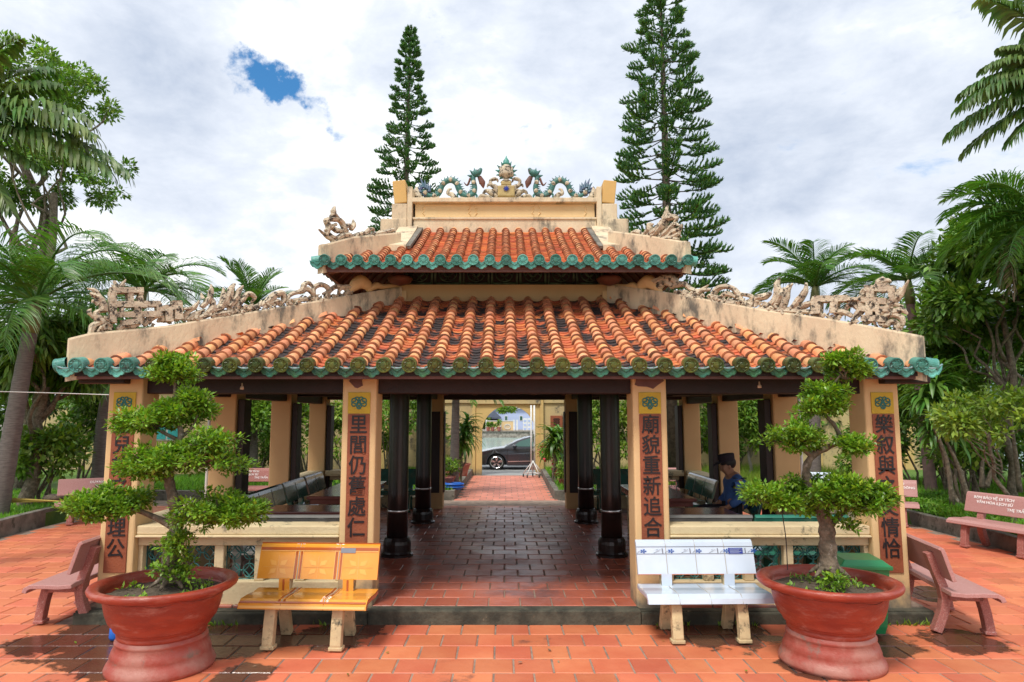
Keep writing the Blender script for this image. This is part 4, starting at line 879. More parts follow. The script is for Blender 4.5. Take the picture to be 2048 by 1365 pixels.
crest((-1, -1), uh, (600, 300), 4.015, S_U2, 'crumbling foliage cresting on the left upper hip', (), 22, (240, 740, 640, 690))
# smooth cream scroll where each front hip meets the clerestory
for s, c in ((-1, (722, 570)), (1, (1262, 566))):
    A, B, w_ = hips[s, -1]; P0 = Vector((*A, 0)); n = Vector((B[1] - A[1], -(B[0] - A[0]), 0)).normalized(); m = MB()
    f = lambda x, y: atp(x if s < 0 else 2018 - x, y, P0, n)
    m.tube(cr_spline([f(695, 588), f(708, 572), f(722, 564), f(735, 572), f(742, 584)], 4), [.02, .07, .09, .07, .02], 10, flat=((n.x, n.y, 0), .8)); m.tube(cr_spline([f(735, 582), f(752, 572), f(765, 574), f(790, 572), (f(805, 572))], 4), [.03, .05, .035, .03, .02], 8); part('end_scroll', m, PLASTER, PV, smooth=True)

# ---- lamps under the eaves
m = MB(); p = at(1053, 766, 7.2); m.lathe([(.055, .075), (.055, 0), (.05, -.045), (.03, -.06)], 14, p); single('ceiling_lamp', m, LAMP, 'pale ribbed lamp shade hanging under the middle of the front eave', 'lamp', smooth=True, origin=p)
for i, (px, py, y) in enumerate(((485, 773, 6.7), (861, 772, 7.3), (1153, 770, 7.3), (1518, 770, 6.7))):
    p = at(px, py, y); t = thing('bulb_holder', ('small bare bulb holder on a wire, ' + ('behind the left planted pot, under the eave', 'beside the left lacquered posts, over the walkway', 'beside the right lacquered posts, over the walkway', 'above the seated man and his bench row')[i]), 'bulb holder', p, group='bulb holders hanging under the eave')
    m = MB(); m.lathe([(.006, .035), (.012, .03), (.014, .0), (.022, -.008), (.022, -.03), (.012, -.032)], 10); part('socket', m, BULB, t, world=False, smooth=True)
    m = MB(); m.tube([(0, 0, .03), (.004, 0, .09), (0, 0, .14)], .003, 5); part('wire', m, WHITEP, t, world=False)
m = MB(); m.tube(cr_spline([at(1345, 792, 8.9), at(1450, 790, 8.9), at(1540, 784, 8.9)], 5), .006, 5); single('cable', m, KERBM, 'thin cable strung below the tie beam behind the right bonsai', 'cable')
# drain pipes on the side pillars
for s, px in ((-1, 0), (1, 1)):
    m = MB(); x = s * 3.845; m.tube([(x, 8.96, .2), (x, 8.96, 2.2)], .022, 8); part('drain_pipe', m, WHITEP, PV, smooth=True)
# ------------------------------------------------------------------ plants
def clump_points(cs, rs, n, shell=.55):
    """n points spread through ellipsoids (denser near their skins)"""
    cs = np.array(cs, float); rs = np.array(rs, float); vol = rs.prod(1) ** .67; k = NR.choice(len(cs), n, p=vol / vol.sum())
    d = rdir(n); r = (shell + (1 - shell) * NR.random((n, 1))) if shell < 1 else 1
    return cs[k] + d * rs[k] * r, d, k
def foliage(name, cs, rs, n, ln, wd, m, parent, shell=.5, up=.5, droop=.2, fold=.25, origin=None, mi=None, jit=.3, **k):
    P, d, kk = clump_points(cs, rs, n, shell)
    D = d + rdir(n) * .7; D[:, 2] -= droop; N = np.array([0, 0, 1.0]) * up + d * .6 + rdir(n) * .35
    s = 1 + jit * (NR.random(n) - .5) * 2
    me = leafmesh(name, P, D, N, ln * s, wd * s, m, fold, mi=mi)
    return link(name, me, parent, world=True, **k)
def sub_clumps(c, r, n, f, flat=.8, seed=None):
    """break one ellipsoid into n smaller clumps near its surface"""
    q = rdir(n); q[:, 2] = np.where(q[:, 2] < -.5, -q[:, 2], q[:, 2])
    C = np.array(c) + q * np.array(r) * (.55 + .45 * NR.random((n, 1))); R_ = np.outer(f * (.6 + .8 * NR.random(n)), [1, 1, flat])
    return C, R_
def branchy(m, p, q, r0, r1, wob=.12, n=6, seg=7):
    p, q = Vector(p), Vector(q); L_ = (q - p).length; P = [p]
    for i in range(1, seg): P.append(p.lerp(q, i / seg) + Vector((rng.uniform(-1, 1), rng.uniform(-1, 1), rng.uniform(-.5, .5))) * wob * L_ * math.sin(math.pi * i / seg))
    P.append(q); m.tube(cr_spline(P, 2), [r0, r1], n)
def tree(name, label, cat, base, crown_c, crown_r, m, ln, wd, n, nclump=26, f=.5, trunk=.12, bark=BARK, group=None, shell=.35, droop=.25, second=None, limbs=7, inner=True):
    t = thing(name, label, cat, base, group=group); base = Vector(base); cc = Vector(crown_c)
    b = MB(); branchy(b, base - Vector((0, 0, .1)), cc - Vector((0, 0, crown_r[2] * .4)), trunk, trunk * .55, .05)
    C, R_ = sub_clumps(crown_c, crown_r, nclump, f)
    for i in range(limbs):
        e = Vector(C[i]); st = cc.lerp(base, .25 + .3 * rng.random()); st.z = max(st.z, base.z + .3); branchy(b, st, e, trunk * .4, trunk * .1, .1, 5)
    part('trunk', b, bark, t, smooth=True)
    mats = [m, second] if second else m; mi = None
    if second: mi = (NR.random(n) < .14).astype(int)
    foliage('crown', C, R_, n, ln, wd, mats, t, shell, droop=droop, mi=mi)
    return t
def shrub(label, c, r, m, ln, wd, n, nclump=14, f=None, group=None, name='shrub', second=None, stem=True, gz=0.1):
    t = thing(name, label, 'shrub', (c[0], c[1], gz), group=group)
    f = f or min(r) * .45; C, R_ = sub_clumps(c, r, nclump, f); b = MB()
    for i in range(6):
        e = Vector(C[i]); branchy(b, (c[0] + rng.uniform(-.1, .1), c[1], gz - .05), e, .03, .01, .08, 5, 4)
    part('stems', b, BARK, t, smooth=True)
    mi = (NR.random(n) < .2).astype(int) if second else None
    foliage('foliage', C, R_, n, ln, wd, [m, second] if second else m, t, .3, mi=mi)
    return t
def frond(P, W, leaf_ln, leaf_w, nl, hang, mode='feather', side=None, ragged=0.0, tilt=.5, start=.12):
    """vertices/quads of leaflets along a rachis polyline P"""
    P = np.array([tuple(p) for p in P]); m = len(P); t = np.linspace(start, .985, nl); idx = t * (m - 1); i0 = np.floor(idx).astype(int).clip(0, m - 2); fr = (idx - i0)[:, None]
    B = P[i0] * (1 - fr) + P[i0 + 1] * fr; Tn = P[i0 + 1] - P[i0]; Tn /= np.linalg.norm(Tn, axis=1, keepdims=True)
    up = np.array([0, 0, 1.0]); S = np.cross(Tn, up); S /= np.linalg.norm(S, axis=1, keepdims=True) + 1e-9; U = np.cross(S, Tn)
    V = []; Q = []
    for s in (-1, 1):
        ln = leaf_ln * np.sin(np.pi * (.12 + .80 * t)) ** .6 * (1 + ragged * (NR.random(nl) - .5)); j = rdir(nl) * .12
        D = S * s * (1 - .35 * t[:, None]) + Tn * (.45 + .5 * t[:, None]) + U * tilt * .6 + j; D /= np.linalg.norm(D, axis=1, keepdims=True)
        h = hang * (1 + .5 * (NR.random(nl) - .5))
        p0 = B; p1 = B + D * (ln * .35)[:, None]; D2 = D - np.outer(h, up) * .6; D2 /= np.linalg.norm(D2, axis=1, keepdims=True); p2 = p1 + D2 * (ln * .35)[:, None]
        D3 = D - np.outer(h, up) * 1.6; D3 /= np.linalg.norm(D3, axis=1, keepdims=True); p3 = p2 + D3 * (ln * .3)[:, None]
        w_ = Tn * .8 + U * .35 * s; w_ /= np.linalg.norm(w_, axis=1, keepdims=True)
        for k_ in range(nl):
            b = len(V); lw = leaf_w
            for p, ww in ((p0[k_], .35), (p1[k_], 1), (p2[k_], .8), (p3[k_], .08)): V.append(p - w_[k_] * lw * ww); V.append(p + w_[k_] * lw * ww)
            Q += [(b, b + 1, b + 3, b + 2), (b + 2, b + 3, b + 5, b + 4), (b + 4, b + 5, b + 7, b + 6)]
    return V, Q
def palm(name, label, base, crown, trunk_r, fronds, leaf_ln, leaf_w, nl, m, bark=BARKP, hang=.5, lean=None, group=None, cat='palm', shaft=True, ragged=.2, tilt=.5, rings=True, spread=None):
    """fronds: list of (azimuth deg, elevation deg, length, sag)"""
    t = thing(name, label, cat, base, group=group); base = Vector(base); c = Vector(crown)
    if trunk_r:
        b = MB(); mid = base.lerp(c, .5) + Vector(lean or (0, 0, 0)); S_ = cr_spline([base - Vector((0, 0, .2)), mid, c], 14); rd = [trunk_r * (1.25 - .4 * i / len(S_)) * (1 + .05 * (i % 2)) for i in range(len(S_))]
        b.tube(S_, rd, 14); part('trunk', b, bark, t, smooth=True)
        if shaft:
            b = MB(); d = (c - mid).normalized(); b.tube([c - d * .1, c + d * .15, c + d * .55], [trunk_r * 1.0, trunk_r * 1.05, trunk_r * .5], 12); part('crownshaft', b, mat('crownshaft_' + str(len(bpy.data.materials)), (.14, .17, .05), .6, (.18, .16, .06), 5), t, smooth=True); c = c + d * .45
    for az, el, ln, sag in fronds:
        a, e_ = R(az), R(el); P = []; p = Vector(c); n = 14; dd = e_
        for i in range(n + 1):
            P.append(p.copy()); dirv = Vector((math.sin(a) * math.cos(dd), math.cos(a) * math.cos(dd), math.sin(dd))); p = p + dirv * ln / n; dd -= sag / n * (0.4 + 1.2 * i / n)
        V, Q = frond(P, None, leaf_ln * ln / 2.2, leaf_w, nl, hang, ragged=ragged, tilt=tilt)
        fme = npmesh('frond', np.array(V), np.array(Q), m); fo = link('frond', fme, t, world=True)
        b = MB(); b.tube(P, [.028, .018, .006], 6); part('rachis', b, m, fo, smooth=True)
    return t
def ring_fronds(n, el, ln, sag, jit=10, a0=0):
    return [(a0 + 360 * i / n + rng.uniform(-jit, jit), el + rng.uniform(-8, 8), ln * rng.uniform(.85, 1.1), sag * rng.uniform(.8, 1.2)) for i in range(n)]

# ---- two tall Norfolk pines
def norfolk(label, base, top_z, prof, wh_gap, seed, bmax=10 ** 9, lean=0.0, zlow=4.0):
    """prof(h) -> branch length at height h below the tip"""
    r_ = random.Random(seed); t = thing('norfolk_pine', label, 'pine tree', base, group='tall pines behind the pavilion'); bx, by, bz = base; Hh = top_z - bz
    b = MB(); b.tube([(bx, by, bz - .1), (bx + lean * .5, by, bz + Hh * .5), (bx + lean, by, top_z)], [.011 * Hh, .008 * Hh, .012], 12); part('trunk', b, BARKD, t, smooth=True)
    br = MB(); NP, ND, NL = [], [], []; z = top_z - .12; a0 = 0
    while z > zlow:
        h = top_z - z; L0 = prof(h); nb = 6; a0 += .5 + r_.random()
        for k in range(nb):
            a = a0 + 2 * math.pi * k / nb + r_.uniform(-.3, .3); Lb = L0 * r_.uniform(.75, 1.12); P = []; x0 = bx + lean * (z - bz) / Hh
            el = -.12 - .05 * min(h, 3) + r_.uniform(-.15, .15) if h > 1.2 else .35
            p = Vector((x0, by, z)); n = 9; dd = el
            for i in range(n + 1):
                P.append(p.copy()); p = p + Vector((math.cos(a) * math.cos(dd), math.sin(a) * math.cos(dd), math.sin(dd))) * Lb / n; dd += (.95 if h > 1.2 else .4) / n * (1.6 * i / n)
            br.tube(P, [.010 + .006 * Lb, .008], 4, cap=False)
            seglen = Lb / n
            # rope-like foliage: needles along the outer branch and along side shoots
            shoots = [(P, .30)]
            for i in range(4, n + 1):
                for s in (-1, 1):
                    f = i / n; sl = Lb * .34 * math.sin(math.pi * min(1, .25 + .75 * f)) ** .7 * (1.15 - f * .55) + .05
                    d = (P[min(i, n)] - P[i - 1]).normalized(); sd = d.cross(Vector((0, 0, 1))).normalized() * s
                    q0 = P[i]; q1 = q0 + (d * .75 + sd * .6 + Vector((0, 0, .12))).normalized() * sl * .55; q2 = q1 + (d * .7 + sd * .35 + Vector((0, 0, 1.0))).normalized() * sl * .5
                    shoots.append(([q0, q1, q2], .15))
            for S_, st in shoots:
                tot = sum((S_[i + 1] - S_[i]).length for i in range(len(S_) - 1)); cnt = int(tot * 85)
                A = np.array([tuple(v) for v in S_]); tt = st + (1 - st) * NR.random(cnt); idx = tt * (len(S_) - 1); i0 = np.floor(idx).astype(int).clip(0, len(S_) - 2); f = (idx - i0)[:, None]
                pos = A[i0] * (1 - f) + A[i0 + 1] * f; dr = A[i0 + 1] - A[i0]; dr /= np.linalg.norm(dr, axis=1, keepdims=True) + 1e-9
                NP.append(pos); ND.append(dr * 1.2 + rdir(cnt) * .6 + np.array([0, 0, .35])); NL.append(.07 + .04 * NR.random(cnt))
        z -= wh_gap * (.75 + .5 * r_.random()) * (1 if h > 1.5 else .6)
    part('branches', br, BARKD, t, kind='stuff')
    nt_ = int(Hh * 90); zz = NR.uniform(zlow, top_z - .05, nt_); NP.append(np.stack([bx + lean * (zz - bz) / Hh + NR.normal(size=nt_) * .05, by + NR.normal(size=nt_) * .05, zz], 1)); ND.append(rdir(nt_) + np.array([0, 0, .8])); NL.append(.10 + .06 * NR.random(nt_))
    P = np.concatenate(NP); D = np.concatenate(ND); Ln = np.concatenate(NL)
    me = leafmesh('needles', P, D, rdir(len(P)), Ln * 1.25, Ln * .19, [LPINE, LMID], .1, mi=(NR.random(len(P)) < .13).astype(int)); link('needles', me, t, world=True, kind='stuff')
    return t
tipL = at(820, 62, 22); 
norfolk('slender tall pine rising behind the left end of the ridge', (at(812, 400, 22).x - .1, 22, .1), tipL.z, lambda h: min(.16 + .20 * h, 1.0 + .075 * h), .38, 3, lean=.15, zlow=6.2)
norfolk('larger tall pine behind the right hip, its tip above the frame', (at(1335, 480, 17.5).x, 17.5, .1), at(1300, -75, 17.5).z, lambda h: min(.3 + .26 * h, 1.05 + .055 * h) + (.35 if h > 7.4 else 0), .38, 5, lean=.0, zlow=4.6)

# ---- bonsai
def bonsai(label, potlabel, px, base_py, Z0, y, trunk, rad, pads, limbs, seed):
    global NR
    NR = np.random.default_rng(seed); pc = atz(px, base_py, 0); y = pc.y
    pot = thing('plant_pot', potlabel, 'pot', (pc.x, pc.y, 0), group='big red pots of bonsai'); pot.scale = (.88, .88, 1)
    m = MB(); m.lathe([(.43, -.01), (.44, .02), (.425, .05), (.41, .07), (.395, .10), (.40, .108), (.385, .15), (.36, .195), (.37, .203), (.37, .215), (.35, .235)], 56, capt=False); part('foot_ring', m, POTB, pot, world=False, smooth=True)
    m = MB(); m.lathe([(.34, .225), (.355, .24), (.36, .26), (.352, .272), (.362, .278), (.368, .286), (.366, .292), (.382, .298), (.388, .305), (.386, .311), (.43, .36), (.455, .42), (.468, .47), (.478, .52), (.482, .545), (.50, .555), (.57, .565), (.592, .58), (.60, .60), (.592, .618), (.56, .624), (.525, .618), (.50, .60), (.49, .57), (.485, .52)], 64, capb=False, capt=False); part('bowl', m, POTR, pot, world=False, smooth=True)
    m = MB(); m.lathe([(.49, .535), (.40, .548), (.25, .565), (.1, .575), (.001, .58)], 48, capb=False, capt=False)
    m.v = [(v[0], v[1], v[2] + .022 * noise.noise(Vector(v) * 6) + .012 * noise.noise(Vector(v) * 19)) for v in m.v]; part('soil', m, SOIL, pot, world=False, smooth=True)
    t = thing('bonsai_tree', label, 'bonsai', (pc.x, pc.y, .57), group='bonsai trees in front of the pavilion')
    f = lambda q: at(q[0], q[1], y + (q[2] if len(q) > 2 else 0))
    b = MB(); tr = cr_spline([f(q) for q in trunk], 5); rr = list(np.interp(np.linspace(0, 1, len(tr)), np.linspace(0, 1, len(rad)), rad))
    b.tube(tr, [r * (1 + .12 * math.sin(i * 1.7)) for i, r in enumerate(rr)], 12)
    for k in range(6):
        a = 2 * math.pi * k / 6 + .4; p0 = tr[0] + Vector((0, 0, .05)); b.tube(cr_spline([p0, p0 + Vector((math.cos(a) * .08, math.sin(a) * .08, -.04)), p0 + Vector((math.cos(a) * .15, math.sin(a) * .15, -.09))], 3), [rad[0] * .4, .022, .008], 7)
    part('trunk', b, BARK, t, smooth=True)
    for L_ in limbs:
        b = MB(); P_ = [f(q) for q in L_[0]]; b.tube(cr_spline(P_, 4), L_[1], 8); part('branch', b, BARK, t, smooth=True)
    for (cx, cy, rx, ry, dy, n) in pads:
        c = f((cx, cy, dy)); s = (y + dy) / F; rxm, rzm = rx * s * 1.08, ry * s * 1.0; rym = max(rxm * .8, .16)
        k = max(16, int(rx / 2.0)); q = NR.normal(size=(k, 3)); q /= np.linalg.norm(q, axis=1, keepdims=True); q *= (.35 + .6 * NR.random((k, 1)))
        C = np.array(c) + q * np.array([rxm, rym, rzm]) * np.array([.98, .98, .9]); C[:, 2] -= .2 * ((C[:, 0] - c.x) / rxm) ** 2 * rzm
        R_ = np.outer(.045 + .035 * NR.random(k), [1, 1, .62]) * (1 + min(1.2, rx / 110) * .4)
        n = int(n * 2.3); P, d, kk = clump_points(C, R_, n, .2)
        D = d * .8 + rdir(n) * .75; D[:, 2] += .05; D += (P - np.array(c)) * np.array([1.4, 1.4, 0]); N_ = np.array([0, 0, 1.0]) + rdir(n) * .45
        sc = .7 + .65 * NR.random(n); ln = .036 * sc; tip = (P[:, 2] > c.z + rzm * .35) & (NR.random(n) < .22)
        me = leafmesh('foliage_pad', P, D, N_, ln * np.where(tip, 1.15, 1), ln * .27, [LBON, LNEW], .3, mi=tip.astype(int)); fo = link('foliage_pad', me, t, world=True, kind='stuff')
        b = MB()
        for i in range(0, k, 2): branchy(b, c - Vector((0, 0, rzm * .6)), Vector(C[i]), .012, .004, .1, 4, 3)
        part('twigs', b, BARK, fo, smooth=True)
    # small weeds on the soil
    n = 420; a = NR.random(n) * 6.283; r = .39 * np.sqrt(NR.random(n)); P = np.stack([pc.x + r * np.cos(a), pc.y + r * np.sin(a), np.full(n, .565) + .01 * NR.random(n)], 1); keep = np.array([noise.noise(Vector(p) * 4.5) > -.05 for p in P]); P = P[keep]
    D = rdir(len(P)); D[:, 2] = abs(D[:, 2]) * .6 + .15; me = leafmesh('weeds', P, D, np.array([0, 0, 1.0]) + rdir(len(P)) * .4, .03 + .025 * NR.random(len(P)), .009 + .004 * NR.random(len(P)), [LMID, LNEW], .2, mi=(NR.random(len(P)) < .4).astype(int)); w_ = link('weeds', me, pot, world=True, kind='stuff')
    return t
bonsai('clipped cloud pruned bonsai with six leafy tiers in the left pot', 'wide red glazed pot on a flared foot, left of the yellow bench', 322, 1330, 0, 5.5,
       [(345, 1160), (343, 1110), (352, 1060), (350, 1010), (338, 960, .02), (345, 915, .0), (362, 870, -.02), (352, 830), (350, 790), (352, 745)], [.085, .062, .055, .046, .036, .028, .022, .016, .012, .008],
       [(232, 1003, 92, 36, .05, 2300), (185, 1010, 52, 26, -.1, 900), (440, 1018, 98, 38, -.05, 2400), (378, 912, 128, 34, .02, 2800), (300, 930, 62, 30, -.1, 900), (300, 842, 88, 26, 0, 1500), (375, 812, 62, 44, .05, 1700), (352, 738, 50, 34, 0, 1050), (420, 880, 60, 22, -.12, 700), (338, 1088, 16, 22, -.1, 160), (362, 1075, 14, 20, -.1, 140), (352, 1150, 30, 10, -.1, 130), (372, 1120, 14, 18, -.05, 90), (325, 1135, 12, 12, -.1, 60)],
       [([(348, 1055), (310, 1035), (270, 1020), (230, 1012)], [.032, .02, .01]), ([(352, 1030), (395, 1035), (440, 1030)], [.03, .018, .01]), ([(345, 930), (400, 925), (460, 915)], [.022, .016, .008]), ([(342, 925), (310, 930), (280, 935)], [.02, .01]), ([(355, 880), (325, 865), (295, 850)], [.018, .012, .006]), ([(355, 880), (385, 855), (395, 830)], [.018, .012, .006])], 21)
bonsai('clipped cloud pruned bonsai with pale curling branches in the right pot', 'wide red glazed pot on a faded flared foot, right of the white bench', 1663, 1322, 0, 5.5,
       [(1658, 1140), (1655, 1090), (1652, 1050), (1640, 1010), (1620, 975, .02), (1612, 940), (1625, 912), (1655, 895), (1680, 880), (1668, 850), (1650, 828), (1655, 790), (1680, 750)], [.075, .062, .058, .042, .036, .03, .026, .024, .02, .016, .012, .01, .007],
       [(1570, 992, 88, 40, .0, 2300), (1695, 990, 92, 44, -.02, 2600), (1755, 1000, 40, 34, -.1, 800), (1590, 872, 66, 26, 0, 1400), (1705, 888, 44, 22, -.05, 700), (1655, 795, 52, 36, 0, 1400), (1690, 735, 46, 38, .02, 1300), (1625, 812, 30, 18, -.05, 400), (1665, 1155, 22, 9, -.1, 120), (1700, 1050, 14, 8, -.1, 70)],
       [([(1654, 1060), (1680, 1030), (1710, 1010)], [.035, .022, .012]), ([(1645, 1020), (1600, 1010), (1565, 1000)], [.028, .016, .008]), ([(1622, 912), (1600, 895), (1590, 880)], [.02, .012, .006]), ([(1680, 880), (1700, 888), (1720, 890)], [.012, .006])], 22)
NR = np.random.default_rng(5)
m = MB(); m.tube(cr_spline([at(1575, 1140, 5.4), at(1572, 1080, 5.4), at(1565, 1030, 5.4), at(1562, 990, 5.4)], 4), .004, 5); single('plant_stake', m, INK, 'thin dark wire stake standing in the right pot', 'stake')

# ---- palms
palm('palm_tree', 'leaning grey palm with a thick green crownshaft at the left edge', (at(-5, 1010, 12).x, 12, .15), at(62, 655, 12), .13, ring_fronds(6, 62, 2.3, 2.0) + ring_fronds(7, 30, 2.5, 2.0, 14, 25) + ring_fronds(5, 0, 2.2, 1.6, 14, 10), .80, .0135, 64, LPALM, hang=.7, ragged=.3)
palm('palm_tree', 'full palm with feathery arching fronds behind the left hip', (at(195, 1000, 15).x, 15, .15), at(275, 620, 15), .12, ring_fronds(6, 58, 1.7, 1.7) + ring_fronds(8, 25, 1.95, 1.7, 14, 20) + ring_fronds(4, 0, 1.8, 1.2, 10, 40), .75, .0135, 60, LPALM, hang=.4, lean=(-.25, 0, 0), ragged=.25)
palm('palm_tree', 'small stiff palm with two tufts showing over the left hip', (at(505, 1000, 19).x, 19, .15), at(505, 645, 19), .11, ring_fronds(8, 66, 1.5, .7) + ring_fronds(8, 30, 1.5, .9, 10, 20), .6, .013, 54, LPALM, hang=.2)
palm('palm_tree', 'palm crown left of the right hip cresting, half hidden by the roof', (at(1630, 1000, 17).x, 17, .15), at(1630, 610, 17), .12, ring_fronds(7, 60, 1.6, 1.3) + ring_fronds(8, 25, 1.8, 1.4, 10, 20), .68, .014, 58, LPALM, hang=.4)
palm('palm_tree', 'palm with slim brown trunk behind the end of the right hip', (at(1865, 1000, 15).x, 15, .15), at(1820, 600, 15), .10, ring_fronds(7, 55, 1.6, 1.5) + ring_fronds(8, 18, 1.85, 1.5, 10, 20), .68, .014, 58, LPALM, hang=.4, bark=mat('pink_brown_bark', (.20, .12, .11), .8, (.14, .09, .08), 8, bump=.5))
palm('palm_tree', 'dense fan of palm fronds at the right edge with a dead frond hanging', (at(2110, 1000, 11).x, 11, .15), at(2085, 440, 11), .14, [(-80, 35, 1.5, 1.5), (-60, 10, 1.6, 1.5), (-95, 0, 1.5, 1.2), (-110, 45, 1.5, 1.4), (-75, -25, 1.3, .9), (-100, 20, 1.7, 1.8), (-50, 50, 1.5, 1.2), (-120, -10, 1.6, 1.2), (180, 20, 1.6, 1.4), (-85, 60, 1.4, 1.6), (90, 30, 1.8, 1.4), (0, 30, 1.8, 1.4), (-70, -45, 1.2, .6)], .9, .015, 54, LPALM, hang=.5, shaft=False)
c = at(2040, 465, 10.9); P_ = [c, c + Vector((-.12, 0, -.25)), c + Vector((-.2, 0, -.6)), c + Vector((-.22, 0, -1.0))]
V, Q = frond(cr_spline(P_, 4), None, .45, .02, 34, 1.4); o = link('dead_frond', npmesh('dead_frond', np.array(V), np.array(Q), LDRY), None); o['label'] = 'dry brown frond hanging below the palm at the right edge'; o['category'] = 'frond'
def torn(label, c, fr, m=LTORN, base=None, nl=46, w=.030, ll=.55):
    return palm('torn_leaf_palm', label, base, c, .13, fr, ll, w, nl, m, hang=1.6, shaft=False, ragged=.45, tilt=.2)
torn('tall palm with long wind torn hanging leaves at the left edge', at(-110, 255, 8.2), [(86, 42, 1.5, .9), (90, 26, 1.9, 1.2), (96, 14, 2.1, 1.0), (84, 6, 2.3, .95), (92, -2, 2.25, .7), (80, 58, 1.5, 1.1), (100, 68, 1.5, 1.0), (96, -42, 1.5, .3), (90, -18, 1.4, .3), (-60, 30, 2, 1), (-100, 20, 2, 1), (20, 40, 2, 1), (180, 30, 2, 1)], base=(at(-230, 1000, 8.2).x, 8.2, .1))
torn('tall palm with ragged drooping leaves at the upper right edge', at(2150, 165, 8.6), [(-88, 52, 1.1, 1.2), (-92, 34, 1.3, 1.3), (-86, 18, 1.5, 1.1), (-96, 4, 1.75, .9), (-88, -10, 1.8, .6), (-84, -24, 1.7, .4), (-98, -36, 1.4, .2), (-90, 70, 1.7, 1.2), (-100, 80, 2.0, 1.0), (60, 20, 2, 1), (0, 40, 2, 1), (120, 30, 2, 1)], base=(at(2230, 1000, 8.6).x, 8.6, .1), nl=48, w=.027, ll=.55)

# ---- broadleaf trees and shrubs
def TT(name, label, px, py, y, rx, ry, m, ln, wd, n, **k):
    c = at(px, py, y); s = y / F; ry_ = ry * s; bx = k.pop('bx', px); return tree(name, label, 'tree', (at(bx, 1000, y).x, y, .1), c, (rx * s, min(rx * s, 2.2), ry_), m, ln, wd, n, **k)
TT('broadleaf_tree', 'tall loose crowned tree behind the torn leaves at upper left', 70, 190, 17, 150, 95, LMID, .13, .03, 6500, nclump=46, f=.27, trunk=.16, second=LYEL, bx=40)
TT('broadleaf_tree', 'open crowned tree spreading at mid height behind the left palms', 110, 360, 16, 160, 72, LDARK, .13, .03, 6000, nclump=44, f=.25, trunk=.14, second=LMID, bx=60)
TT('broadleaf_tree', 'big glossy dark tree on the right edge above the yellow green saplings', 2000, 570, 13, 135, 170, LDARK, .17, .040, 17000, nclump=60, f=.42, trunk=.09, second=LMID, bx=2030, limbs=8)
TT('broadleaf_tree', 'dark leafy tree low behind the end of the right hip', 1965, 700, 15, 130, 90, LDARK, .16, .04, 9000, nclump=36, f=.42, trunk=.07, second=LMID)
TT('dark_tree', 'dark tree draped with hanging strap leaves beside the left palm trunk', 95, 730, 13.2, 110, 110, LDARK, .26, .03, 8000, nclump=36, f=.38, trunk=.14, bark=BARK, droop=1.1, bx=45)
TT('yellow_tree', 'small airy sapling with yellow green leaves at the right edge', 1975, 840, 10.6, 95, 70, LYEL, .10, .022, 2600, nclump=26, f=.2, trunk=.04, bx=2035)
TT('round_tree', 'round bushy tree seen between the left side pillars', 510, 850, 19, 60, 75, LMID, .13, .035, 5200, nclump=30, f=.35, trunk=.06, second=LYEL)
TT('round_tree', 'round bushy tree seen behind the seated man', 1500, 850, 18, 60, 70, LMID, .13, .035, 5200, nclump=30, f=.34, trunk=.05, second=LYEL, bark=mat('pale_bark', (.34, .3, .26), .9))
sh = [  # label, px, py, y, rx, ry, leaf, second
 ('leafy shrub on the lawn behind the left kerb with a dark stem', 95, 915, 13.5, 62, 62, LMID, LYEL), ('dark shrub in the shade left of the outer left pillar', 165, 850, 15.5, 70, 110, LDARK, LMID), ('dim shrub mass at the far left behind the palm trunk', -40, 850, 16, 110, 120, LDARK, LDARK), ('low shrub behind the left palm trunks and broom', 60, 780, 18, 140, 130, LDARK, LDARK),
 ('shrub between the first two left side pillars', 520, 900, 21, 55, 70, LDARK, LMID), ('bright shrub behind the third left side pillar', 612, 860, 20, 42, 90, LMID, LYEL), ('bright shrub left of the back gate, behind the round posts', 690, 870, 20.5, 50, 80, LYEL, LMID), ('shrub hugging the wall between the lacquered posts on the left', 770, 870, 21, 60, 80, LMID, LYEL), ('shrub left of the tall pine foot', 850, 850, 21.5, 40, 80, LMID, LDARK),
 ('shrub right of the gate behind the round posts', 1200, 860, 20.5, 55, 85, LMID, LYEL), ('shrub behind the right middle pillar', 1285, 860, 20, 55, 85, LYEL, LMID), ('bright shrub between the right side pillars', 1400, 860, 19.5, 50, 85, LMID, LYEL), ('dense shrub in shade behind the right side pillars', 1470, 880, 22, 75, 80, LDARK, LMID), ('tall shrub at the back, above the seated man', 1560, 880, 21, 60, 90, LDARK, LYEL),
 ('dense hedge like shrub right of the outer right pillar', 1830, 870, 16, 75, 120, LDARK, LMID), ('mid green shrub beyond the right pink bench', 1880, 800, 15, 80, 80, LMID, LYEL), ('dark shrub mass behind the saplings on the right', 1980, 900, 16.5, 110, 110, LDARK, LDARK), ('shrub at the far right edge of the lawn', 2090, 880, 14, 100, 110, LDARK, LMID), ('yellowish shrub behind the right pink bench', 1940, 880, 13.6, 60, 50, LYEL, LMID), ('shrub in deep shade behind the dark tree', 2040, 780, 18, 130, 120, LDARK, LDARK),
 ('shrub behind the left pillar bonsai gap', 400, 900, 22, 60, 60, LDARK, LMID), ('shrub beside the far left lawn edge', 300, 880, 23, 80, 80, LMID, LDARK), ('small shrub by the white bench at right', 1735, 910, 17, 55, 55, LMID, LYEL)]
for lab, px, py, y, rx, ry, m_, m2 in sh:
    c = at(px, py, y); s = y / F; shrub(lab, c, (rx * s, min(rx * s, 1.4), ry * s), m_, .12, .032, int(1500 + rx * ry * .42), nclump=24, f=.30, second=m2, group='shrubs round the pavilion')
